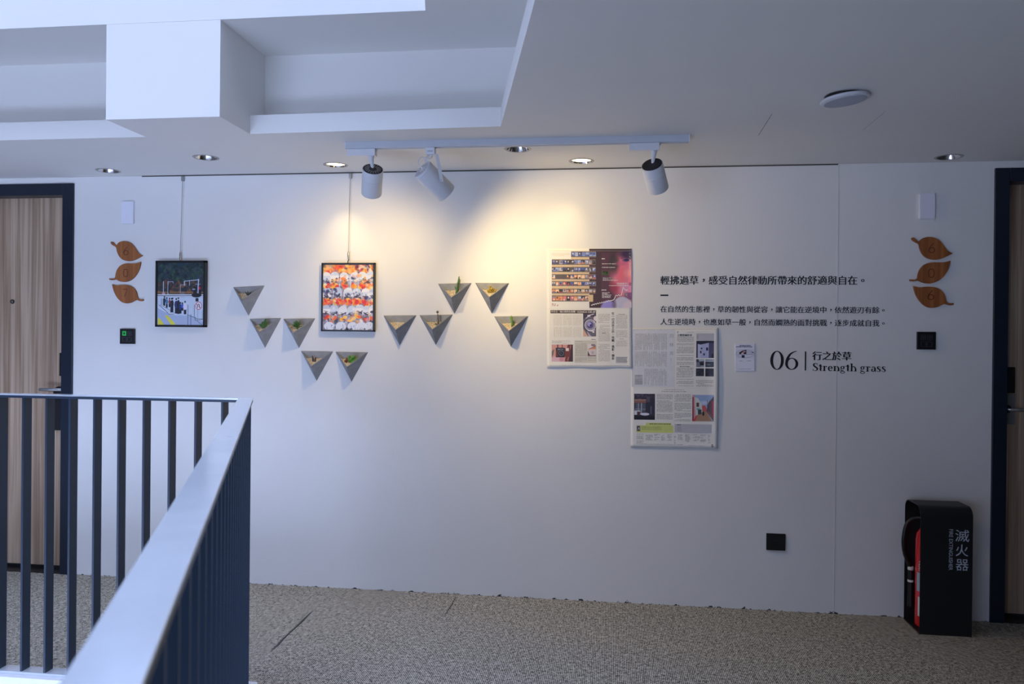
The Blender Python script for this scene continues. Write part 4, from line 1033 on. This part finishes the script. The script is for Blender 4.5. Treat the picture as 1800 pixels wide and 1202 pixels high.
# ------------------------------------------------------------------ concrete planters
def lerp(a, b, t): return a+(b-a)*t
GREEN = mat('cactus_green', (72, 108, 52), rough=.6, var=.25, scale=90)
GREEN2 = mat('leaf_green', (92, 138, 46), rough=.5, var=.25, scale=60)
OLIVE = mat('dark_olive_plant', (58, 62, 54), rough=.7, var=.3, scale=90)
PURPLE = mat('purple_succulent', (64, 50, 66), rough=.6, var=.25, scale=90)
YELLOW = mat('yellow_succulent', (176, 150, 58), rough=.55, var=.3, scale=120)
DRY = mat('dried_stalk', (104, 96, 88), rough=.9, var=.25, scale=90)
PALE = mat('pale_twig', (208, 202, 196), rough=.8)
REDST = mat('reddish_stem', (122, 58, 46), rough=.6, var=.2)
def blade(mb, base, d, ln, wd, bend=0, up=Vector((0, 0, 1)), n=6, th=.25):
    d = Vector(d).normalized(); s = d.cross(Vector((0, -1, .3))).normalized()
    path = []; rad = []; ln *= 1.3; wd *= 1.25
    for i in range(n+1):
        t_ = i/n
        path.append(Vector(base)+d*ln*t_+Vector((0, 0, -bend*t_*t_)))
        rad.append(max(.0003, wd*(math.sin(math.pi*min(1, .18+t_*.82))**.8)))
    mb.tube(path, rad, 7, flat=.4)
def planter(xa, ya, xb, yb, kind, label, idx):
    A = px(xa, ya); B = px(xb, yb)
    mid = (A+B)/2; wdt = .1785
    ax = (B-A).normalized()
    A = mid-ax*wdt/2; B = mid+ax*wdt/2
    Cc = mid+Vector((0, 0, -.1585)); Dd = mid+Vector((-.002, -.078, -.079))
    for v in (A, B, Cc): v.y = -.0005
    root = thing('wall_planter', (mid.x, 0, Cc.z), label, 'planter', 'triangular concrete planters')
    ce = (A+B+Dd)/3
    ins = lambda v: lerp(v, ce, .10) 
    a_, b_, d_ = ins(A), ins(B), ins(Dd)
    a_.y = b_.y = -.009; 
    c_ = lerp(Cc, ce, .2); c_.y = -.012
    g = MB()
    g.v = [A, B, Dd, Cc, a_, b_, d_, c_]
    g.f = [(0, 2, 3), (2, 1, 3), (1, 0, 3), (0, 1, 5, 4), (1, 2, 6, 5), (2, 0, 4, 6), (4, 5, 7), (5, 6, 7), (6, 4, 7)]
    g.build('concrete_pot', CONC, root, bevel=.0008)
    ga, gb, gd = lerp(a_, c_, .27), lerp(b_, c_, .27), lerp(d_, c_, .07)
    g = MB().add([ga, gb, gd, c_], [(0, 1, 2), (0, 2, 3), (2, 1, 3), (1, 0, 3)])
    rr = random.Random(idx); nrm = (gb-ga).cross(gd-ga).normalized()
    if nrm.z < 0: nrm = -nrm
    g.build('grit_bed', SOIL, root)
    g = MB()
    for _ in range(170):
        u, v = rr.random(), rr.random()
        if u+v > 1: u, v = 1-u, 1-v
        p = ga+(gb-ga)*u+(gd-ga)*v+nrm*rr.uniform(-.0005, .002)
        p = lerp((ga+gb+gd)/3, p, .92)
        g.ball(p, rr.uniform(.0014, .003), 6, (rr.uniform(.7, 1.3), rr.uniform(.7, 1.3), rr.uniform(.6, 1)))
    o = g.build('gravel', GRAV, root, smooth='all'); o['kind'] = 'stuff'
    ctr = lerp((ga+gb)/2, gd, .42)
    k = kind; g = MB()
    X_ = Vector((1, 0, 0)); Z_ = Vector((0, 0, 1)); Y_ = Vector((0, -1, 0))
    def P(x, z, y=0): return ctr+(X_*x+Z_*z+Y_*y)*1.3
    if k == 'spiky':
        for i in range(9): blade(g, P(.012, 0), (math.cos(i*.8)*.7, -.3+rr.uniform(-.3, .3), 1), rr.uniform(.016, .026), .0026, .002)
        g.build('succulent', OLIVE, root, smooth='all')
    elif k == 'feather':
        b0 = P(.004, 0)
        for dr, ln in (((.35, -.1, 1), .055), ((.8, -.2, .6), .034), ((-.5, -.2, .6), .03), ((.1, -.3, .8), .038), ((.7, 0, .9), .045)):
            dd = Vector(dr).normalized(); g.tube([b0, b0+dd*ln*.5, b0+dd*ln], [.0026, .0022, .001], 8)
            for j in range(9):
                q = b0+dd*ln*(.2+.8*j/9)
                for s_ in (-1, 1): blade(g, q, (s_*.9, rr.uniform(-.5, .3), .7), .013*(1.1-j/12), .0024)
        g.build('succulent', GREEN, root, smooth='all')
    elif k == 'rosette':
        for i in range(16):
            a = i*2.4; e = .35+.65*(i/16)
            blade(g, P(.004, .004), (math.cos(a)*(1.2-e), -abs(math.sin(a))*(1.1-e)-.05, e), .024+.012*e, .0034, .004)
        g.tube([P(.004, -.004), P(.004, .008)], .007, 10)
        g.build('succulent', GREEN, root, smooth='all')
    elif k == 'stub':
        g.tube([P(-.004, -.004), P(-.006, .012), P(-.010, .024)], [.0045, .005, .002], 10); g.tube([P(.002, -.004), P(.004, .012), P(.007, .018)], [.004, .0042, .002], 10)
        g.build('succulent', PURPLE, root, smooth='all')
    elif k == 'broadleaf':
        for dr, ln, wd in (((.5, -.2, .55), .046, .011), ((.9, -.1, .5), .04, .009), ((.1, -.3, 1), .036, .009), ((1, -.2, .25), .034, .008), ((.5, 0, .9), .038, .009)): blade(g, P(.0, .002), dr, ln, wd, .008)
        g.build('succulent', GREEN2, root, smooth='all')
        g2 = MB().tube([P(-.012, -.004), P(-.012, .012), P(-.011, .020)], [.0055, .006, .003], 10).tube([P(-.019, -.004), P(-.019, .009)], [.004, .003], 8)
        g2.build('red_stem', REDST, root, smooth='all')
    elif k == 'twig':
        g.tube([P(.008, 0), P(.004, .008), P(.0, .016)], [.0014, .0011, .0007], 6).tube([P(.006, .004), P(.012, .012)], [.001, .0006], 6).tube([P(.0, .003), P(-.003, .010)], [.001, .0006], 6)
        g.build('succulent', PALE, root, smooth='all')
    elif k == 'drystalk':
        g.tube([P(.016, -.002), P(.016, .018), P(.014, .036), P(.013, .046)], [.0045, .004, .0028, .002], 10).ball(P(.012, .052), .0068, 12)
        for i in range(12): blade(g, P(.014, .004+.002*i), (math.cos(i*1.9), -.4, .4), .008, .0011)
        for i in range(7): blade(g, P(.012, .0), (math.cos(i*.9), -.4, .3), .016, .002)
        g.build('succulent', DRY, root, smooth='all')
    elif k == 'spike':
        g.tube([P(.012, -.004), P(.016, .012), P(.018, .032), P(.022, .050), P(.023, .068)], [.006, .0072, .0062, .0058, .0018], 10, flat=.7)
        g.tube([P(.018, .034), P(.025, .046), P(.027, .056)], [.004, .0045, .0015], 8); g.tube([P(.016, .012), P(.008, .022), P(.007, .030)], [.003, .0035, .0012], 8)
        for i in range(40):
            h_ = i/40*.062; blade(g, P(.012+.16*h_+rr.uniform(-.005, .005), h_, 0), (rr.uniform(-1, 1), -.8, rr.uniform(-.2, .8)), .0045, .0006)
        g.build('succulent', GREEN, root, smooth='all')
    elif k == 'cluster':
        for i in range(34):
            a = rr.uniform(0, 6.28); r_ = rr.uniform(0, .016); h_ = rr.uniform(0, .014)+(.012 if r_ < .006 else 0)
            blade(g, P(.002+math.cos(a)*r_, h_*.6, math.sin(a)*r_*.5), (math.cos(a)*.8, -.4, .9), .012, .0028)
        g.tube([P(0, 0), P(-.002, .02)], [.004, .003], 8); g.ball(P(-.003, .026), .0062, 10, (1.2, 1, .8)); g.ball(P(.011, .014), .004, 8)
        g.build('succulent', YELLOW, root, smooth='all')
    elif k == 'finger':
        g.tube([P(.008, .0), P(.009, .012), P(.006, .026), P(.004, .036), P(.004, .043)], [.0058, .0064, .0052, .0066, .002], 12)
        g.build('succulent', GREEN2, root, smooth='all')
        MB().tube([P(.008, -.006), P(.008, .002)], [.006, .0062], 12).build('stem_base', DRY, root, smooth='all')
PL = [
 (408.3, 504.8, 466.9, 501.8, 'spiky', 'triangular concrete planter with a small dark spiky plant, highest of the left cluster'),
 (437.2, 560.4, 496.2, 558.6, 'feather', 'triangular concrete planter with a feathery green sprig leaning right'),
 (496.9, 560.2, 555.6, 559.2, 'rosette', 'triangular concrete planter with a green spiky rosette, left of the goldfish picture'),
 (527.5, 616.6, 587.4, 617.7, 'stub', 'triangular concrete planter with a tiny dark purple double stub, lowest row left'),
 (588.3, 618.0, 649.0, 618.9, 'broadleaf', 'triangular concrete planter with broad green leaves and a red stem, directly below the goldfish picture'),
 (672.5, 554.2, 733.8, 553.8, 'twig', 'triangular concrete planter with white gravel and only a tiny pale twig'),
 (735.0, 553.8, 798.3, 552.5, 'drystalk', 'triangular concrete planter with a dried dark stalk topped by a small ball'),
 (767.8, 498.6, 831.2, 497.2, 'spike', 'triangular concrete planter with a tall thin green cactus rising above its rim'),
 (833.0, 496.9, 897.2, 497.6, 'cluster', 'triangular concrete planter with a bushy yellowish succulent, top row right'),
 (866.7, 555.8, 930.8, 555.3, 'finger', 'triangular concrete planter with one short green cactus finger, nearest the newspapers')]
for i, q in enumerate(PL): planter(*q, i+3)

# ------------------------------------------------------------------ ceiling lamps
dlab = ['unlit recessed downlight nearest the left door', 'unlit recessed downlight left of the track, above the crossing photograph', 'lit recessed downlight beside the goldfish picture wire', 'unlit recessed downlight just behind the middle of the track', 'lit warm recessed downlight above the first newspaper', 'unlit recessed downlight near the right door']
RIM = mat('downlight_rim', (150, 148, 146), rough=.3, metal=.5)
for (q, lit), p, lb in zip(DL, DLP, dlab):
    root = thing('recessed_downlight', (p.x, p.y, H), lb, 'ceiling light', 'recessed downlights')
    MB().lathe((p.x, p.y, H), (0, 0, -1), [(.0515, -.001), (.0515, .0016), (.061, .0014), (.063, -.0005), (.063, -.0008), (.0515, -.001)], 40, cap=False).build('trim_ring', RIM, root, smooth=True)
    MB().lathe((p.x, p.y, H), (0, 0, 1), [(.0515, -.001), (.047, .014), (.032, .045), (.0315, .046), (.033, .046), (.0485, .014), (.053, .001)], 40, cap=False).build('reflector', CHROME, root, smooth=True)
    hz_ = .006 if lit else .042; rz_ = .047 if lit else .032
    MB().lathe((p.x, p.y, H+hz_), (0, 0, 1), [(0, 0), (rz_, 0), (rz_, .004), (0, .004)], 32).build('lamp_lens', LENS if lit else LENSOFF, root)
p = DLP[2]
LA = lamp('downlight_beam', (p.x, p.y, H-.004), (p.x, p.y+.10, H-.5), 7, 66, 1.0)
p = DLP[4]
LB = lamp('downlight_beam', (p.x, p.y, H-.004), (p.x-.16, p.y+.12, H-.5), 4, 66, 1.0)

# round ceiling speaker
p = pz(1485, 168, H)
root = thing('ceiling_speaker', (p.x, p.y, H-.02), 'round white ceiling speaker sagging slightly from the dim ceiling', 'speaker')
ax = Vector((.10, .02, -1)).normalized()
MB().lathe((p.x, p.y, H-.002), (0, 0, -1), [(.068, -.001), (.068, .006), (0, .006)], 40).build('mounting_hole', BLACK, root)
MB().lathe((p.x, p.y, H-.008), ax, [(0, 0), (.080, 0), (.082, .003), (.082, .009), (.078, .012), (0, .0125)], 48).build('speaker_rim', WHITE, root, smooth=True)
MB().lathe((p.x, p.y, H-.008), ax, [(0, .012), (.072, .012), (.070, .0145), (0, .0155)], 48).build('speaker_grille', mat('speaker_grille', (176, 184, 198), rough=.6, bump=.4, bscale=900), root, smooth=True)

# track
TY = -.605
a, b = pz(602, 247, H), pz(1213, 236, H)
ta, tb = a.x, b.x
root = thing('lighting_track', ((ta+tb)/2, TY, H-.032), 'long white ceiling track that carries the three spotlights', 'lighting track')
mb = MB().box((ta, TY-.017, H-.030), (ta+.004, TY+.017, H)).box((tb-.004, TY-.017, H-.030), (tb, TY+.017, H)); mb.build('end_cap', WHITE, root)
mb = MB()
for y0, y1 in ((-.017, -.006), (.006, .017)): mb.box((ta+.004, TY+y0, H-.030), (tb-.004, TY+y1, H))
mb.build('track_rail', TRACKM, root, bevel=.0008)
MB().box((ta+.004, TY-.0065, H-.026), (tb-.004, TY+.0065, H)).build('track_slot', SLOT, root)

def head(root, c, d, L, r, backm, vents=True, ringf=.37, name='lamp_housing'):
    """c: middle of the back end, d: direction of the beam"""
    d = Vector(d).normalized()
    MB().lathe(c, d, [(r*.93, .002), (r*.97, 0), (r, .003), (r, L*ringf-.0012), (r-.0016, L*ringf), (r-.0016, L*ringf+.0008), (r, L*ringf+.002), (r, L-.002), (r-.0015, L), (r*.9, L), (r*.86, L-.03), (0, L-.031)][::1], 48).build(name, WHITE, root, smooth=True)
    vc = MB().lathe(c, d, [(0, -.0006), (r*.93, -.0006), (r*.93, .0025), (0, .0025)], 40).build('vent_cover', backm, root)
    head.cover = vc
    u = d.orthogonal().normalized(); v = d.cross(u)
    g = MB()
    for k in range(18):
        a = 2*math.pi*k/18; e = u*math.cos(a)+v*math.sin(a); s = v*math.cos(a)-u*math.sin(a)
        for r0_, r1_ in ((.38, .80),):
            q = [c+e*r*r0_-s*.0011, c+e*r*r0_+s*.0011, c+e*r*r1_+s*.0014, c+e*r*r1_-s*.0014]
            g.extr(q, -d*.0010)
    return g, d
VENTL = mat('vent_fin', (170, 170, 168), rough=.5); VENTS = mat('dark_vent_slot', (150, 158, 176), rough=.6)
# first spotlight
def cyl_spot(pxc, pxd, dirc, adx0, adx1, label, fins):
    c = px(*pxc, TY-.02); d = RT*dirc[0]+UP*dirc[1]+FW*dirc[2]; d.normalize()
    root = thing('track_spotlight', (c.x, TY, H-.2), label, 'spotlight', 'spotlights on the ceiling track')
    MB().box((adx0, TY-.018, H-.062), (adx1, TY+.018, H-.031)).build('adapter_box', WHITE, root, bevel=.002)
    MB().box((adx1, TY-.006, H-.040), (adx1+.006, TY+.004, H-.031)).build('adapter_lever', TRACKM, root)
    xs_ = adx1-.022
    bot = c+d*.012
    MB().tube([(xs_, TY, H-.060), (xs_, TY, H-.066), (xs_, TY, H-.068), (lerp(xs_, bot.x, .8), lerp(TY, bot.y, .8), bot.z+.018), tuple(bot)], [.014, .014, .012, .0065, .0055], 16).build('stem', WHITE, root, smooth=True)
    g, d = head(root, c, d, .128, .046, BLACK)
    g.build('vent_fins', VENTL if fins else BLACKM, head.cover)
    return root, c, d
def xat(x, y=262): return px(x, y, TY).x
r1_, c1_, dir1 = cyl_spot((655.5, 297), None, (-.17, -.73, .66), xat(612), xat(661), 'white cylindrical spotlight hanging at the left end of the track', True)
r3_, c3_, dir3 = cyl_spot((1146, 289), None, (.33, -.68, .66), xat(1106), xat(1159), 'white cylindrical spotlight hanging at the right end of the track', False)
# middle spotlight on a yoke
c = px(742.5, 297.5, TY-.03); d = (RT*.66+UP*-.60+FW*.50).normalized()
root = thing('track_spotlight', (xat(757), TY, H-.2), 'white spotlight in a yoke with a looped cable, middle of the track', 'spotlight', 'spotlights on the ceiling track')
xa, xb = xat(749.5), xat(765.5)
MB().box((xa, TY-.018, H-.062), (xb, TY+.018, H-.031)).build('adapter_box', WHITE, root, bevel=.002)
vs, fs = glyph('OPPLE', .01); wm = max(v[0] for v in vs)
MB().add([((xa+xb)/2-.012+v[0]/wm*.024, TY-.0184, H-.051+v[1]*.0075) for v in vs], fs).build('adapter_print', mat('adapter_ink', (90, 96, 110)), root)
L2, rr2 = .155, .048
g, d = head(root, c, d, L2, rr2, WHITE, ringf=.06); g.build('vent_slots', VENTS, head.cover)
piv = c+d*L2*.52
# yoke arms on either side, crossing towards the camera and the wall
side = d.cross(Vector((0, 0, 1))).normalized()
if side.y > 0: side = -side
top = Vector((xat(758), TY, H-.066))
for s_, nm in ((1, 'yoke_arm'), (-1, 'yoke_arm')):
    sd = side*s_
    e = piv+sd*(rr2+.003); f = lerp(e, top+sd*(rr2+.002), .62); k0 = top+sd*(rr2-.004)
    wv = d.cross(sd).cross(sd).normalized()*.0075
    wv = Vector((wv.x, wv.y, wv.z)); t_ = sd*.0012
    mb = MB(); P = [e-(top-e).normalized()*.008, f, k0, top+sd*.004]
    vs = []
    for i, p_ in enumerate(P):
        tt = (P[min(i+1, 3)]-P[max(i-1, 0)]).normalized(); ww_ = tt.cross(sd if i < 2 else Vector((0, 0, 1)))
        ww_ = Vector((.9, .35, 0)).normalized()
        nn_ = tt.cross(ww_).normalized()
        vs += [p_+ww_*.0075+nn_*.001, p_-ww_*.0075+nn_*.001, p_-ww_*.0075-nn_*.001, p_+ww_*.0075-nn_*.001]
    mb.add(vs, [(4*i+j, 4*i+(j+1) % 4, 4*i+4+(j+1) % 4, 4*i+4+j) for i in range(3) for j in range(4)]+[(0, 1, 2, 3), (12, 13, 14, 15)])
    arm = mb.build(nm, WHITE, root)
    MB().lathe(e, sd, [(.0045, -.004), (.0045, .003), (0, .0035)], 14).build('pivot_screw', STEEL, arm, smooth=True)
MB().tube([top+Vector((0, 0, .006)), top-Vector((0, 0, .003))], .009, 16).build('yoke_post', WHITE, root)
cb = [top+Vector((.004, -.01, .002)), top+Vector((.006, -.02, -.014)), top+Vector((-.010, -.03, -.020)), top+Vector((-.034, -.036, -.012)), top+Vector((-.048, -.036, -.026)), top+Vector((-.046, -.034, -.050)), c+UP*.006-d*.006, c+d*.002]
P = [cb[0]]+cb+[cb[-1]]; Q = []
for i in range(1, len(P)-2):
    for k in range(6):
        t_ = k/6; Q.append(.5*((2*P[i])+(-P[i-1]+P[i+1])*t_+(2*P[i-1]-5*P[i]+4*P[i+1]-P[i+2])*t_*t_+(-P[i-1]+3*P[i]-3*P[i+1]+P[i+2])*t_**3))
Q.append(cb[-1])
MB().tube(Q, .0022, 8).build('cable', WHITE, root, smooth=True)
m2 = c+d*(L2+.002)
LC = lamp('spot_beam', m2, px(1085, 570), 30, 128, 1.0, radius=.03)
m1 = c1_+dir1*.131
LD = lamp('spot_beam', m1, m1+dir1, 15, 150, 1.0, radius=.03)

# ------------------------------------------------------------------ fire extinguisher and its stand
sx0, sx1 = pz(1592, 1088, 0).x, pz(1709, 1119, 0).x
sx0 = 1.408; sx1 = 1.632; yb_, yf = -.028, -.222; SH = px(1650, 877, yb_).z; th = .004
root = thing('extinguisher_stand', ((sx0+sx1)/2, (yb_+yf)/2, 0), 'black bent metal stand with grey fire extinguisher lettering on the carpet by the right door', 'extinguisher stand')
def prof(off):
    r = .045-off; pts = [(yb_-off, off)]
    pts += [(yb_-off-r+r*math.cos(math.radians(a)), SH-off-r+r*math.sin(math.radians(a))) for a in range(0, 91, 10)]
    pts += [(yf+off+r-r*math.sin(math.radians(a)), SH-off-r+r*math.cos(math.radians(a))) for a in range(0, 91, 10)]
    pts += [(yf+off, off)]
    return pts
po_, pi_ = prof(0), prof(th); n_ = len(po_)
mb = MB()
mb.v = [Vector((x, y, z)) for x in (sx0, sx1) for (y, z) in po_+pi_]
N2 = 2*n_
for i in range(n_-1):
    for k, (q0, q1) in enumerate(((0, N2), )):
        mb.f.append((q0+i, q0+i+1, q1+i+1, q1+i)); mb.f.append((q0+n_+i, q1+n_+i, q1+n_+i+1, q0+n_+i+1))
    mb.f.append((i, n_+i, n_+i+1, i+1)); mb.f.append((N2+i, N2+i+1, N2+n_+i+1, N2+n_+i))
mb.f.append((0, N2, N2+n_, n_)); mb.f.append((n_-1, 2*n_-1, N2+2*n_-1, N2+n_-1))
mb.build('bent_panel', BLACKM, root, smooth=True)
MB().box((sx0, yf+.001, .001), (sx1, yb_-.001, .006)).build('base_plate', BLACKM, root)
YT = yf-.0006
tx = lambda x, y: px(1560+x/4.292, 860+y/4.292, yf)
for ch, (q0, q1) in zip('滅火器', (((512, 303), (617, 397)), ((515, 413), (608, 507)), ((515, 525), (611, 615)))):
    a, b = tx(*q0), tx(*q1); vs, fs = glyph(ch, 0)
    mx0, mx1 = min(v[0] for v in vs), max(v[0] for v in vs); my0, my1 = min(v[1] for v in vs), max(v[1] for v in vs)
    MB().add([(a.x+(v[0]-mx0)/(mx1-mx0)*(b.x-a.x), YT, b.z+(v[1]-my0)/(my1-my0)*(a.z-b.z)) for v in vs], fs).build('stand_lettering', GREYT, root)
a, b = tx(465, 298), tx(491, 610); vs, fs = glyph('FIRE EXTINGUISHER', 0)
mx1 = max(v[0] for v in vs); my1 = max(v[1] for v in vs); my0 = min(v[1] for v in vs)
MB().add([(a.x+(v[1]-my0)/(my1-my0)*(b.x-a.x), YT, a.z-(v[0]/mx1)*(a.z-b.z)) for v in vs], fs).build('stand_lettering', GREYT, root)

ex, ey = sx0+.083, (yb_+yf)/2-.002
root = thing('fire_extinguisher', (ex, ey, .006), 'red fire extinguisher with a black hose standing inside the black stand', 'fire extinguisher')
MB().lathe((ex, ey, .0065), (0, 0, 1), [(.060, 0), (.066, .006), (.0665, .02), (.0665, .40), (.062, .43), (.046, .455), (.022, .47), (.018, .485), (0, .486)], 40).build('cylinder_body', RED, root, smooth=True)
MB().lathe((ex, ey, .488), (0, 0, 1), [(.020, 0), (.022, .004), (.022, .03), (.012, .034), (0, .034)], 20).build('valve', STEEL, root, smooth=True)
MB().box((ex-.05, ey-.010, .530), (ex+.075, ey+.010, .536)).box((ex-.02, ey-.010, .508), (ex+.07, ey+.010, .513)).build('grip_lever', BLACK, root, bevel=.002)
hz = [Vector((ex-.018, ey+.01, .505)), Vector((ex-.055, ey+.03, .505)), Vector((ex-.095, ey+.035, .475)), Vector((ex-.112, ey+.03, .40)), Vector((ex-.100, ey+.045, .33)), Vector((ex-.075, ey+.055, .27)), Vector((ex-.070, ey+.055, .2)), Vector((ex-.069, ey+.055, .14))]
P = [hz[0]]+hz+[hz[-1]]; Q = []
for i in range(1, len(P)-2):
    for k in range(6):
        t_ = k/6; Q.append(.5*((2*P[i])+(-P[i-1]+P[i+1])*t_+(2*P[i-1]-5*P[i]+4*P[i+1]-P[i+2])*t_*t_+(-P[i-1]+3*P[i]-3*P[i+1]+P[i+2])*t_**3))
Q.append(hz[-1])
hose = MB().tube(Q, .0095, 12).build('hose', BLACK, root, smooth=True)
MB().tube([hz[-2]+Vector((0, 0, .055)), hz[-1], hz[-1]-Vector((0, 0, .06))], [.012, .0125, .015], 14).build('nozzle', BLACK, hose, smooth=True)
for z_ in (.252, .195):
    MB().lathe((ex-.0700, ey+.055, z_), (0, 0, 1), [(.0128, 0), (.0135, .001), (.0135, .015 if z_ > .22 else .009), (.0128, .016 if z_ > .22 else .010)], 18).build('hose_band', LABELM, hose, smooth=True)
def patch(a0, a1, z0, z1, m, name, r=.0669, slope=0):
    g = MB(); n_ = 10; vs = []
    for i in range(n_+1):
        a = math.radians(a0+(a1-a0)*i/n_); vs += [(ex+r*math.cos(a), ey+r*math.sin(a), z0), (ex+r*math.cos(a), ey+r*math.sin(a), z1-slope*(1-i/n_))]
    g.add(vs, [(2*i, 2*i+2, 2*i+3, 2*i+1) for i in range(n_)]); return g.build(name, m, root, smooth='all')
patch(190, 260, .175, .262, mat('pale_blue_label', (150, 176, 188), rough=.5), 'body_label', slope=.0)
patch(197, 260, .06, .150, LABELM, 'body_label'); patch(193, 260, .150, .175, mat('pink_label', (214, 60, 74), rough=.5), 'body_label')
patch(202, 260, .310, .345, LABELM, 'body_label', slope=.03)
vs, fs = glyph('KFD', .02); wm = max(v[0] for v in vs)
MB().add([(ex+.0672*math.cos(math.radians(200+v[1]*14)), ey+.0672*math.sin(math.radians(200+v[1]*14)), .305-v[0]/wm*.036) for v in vs], fs).build('body_lettering', LABELM, root)
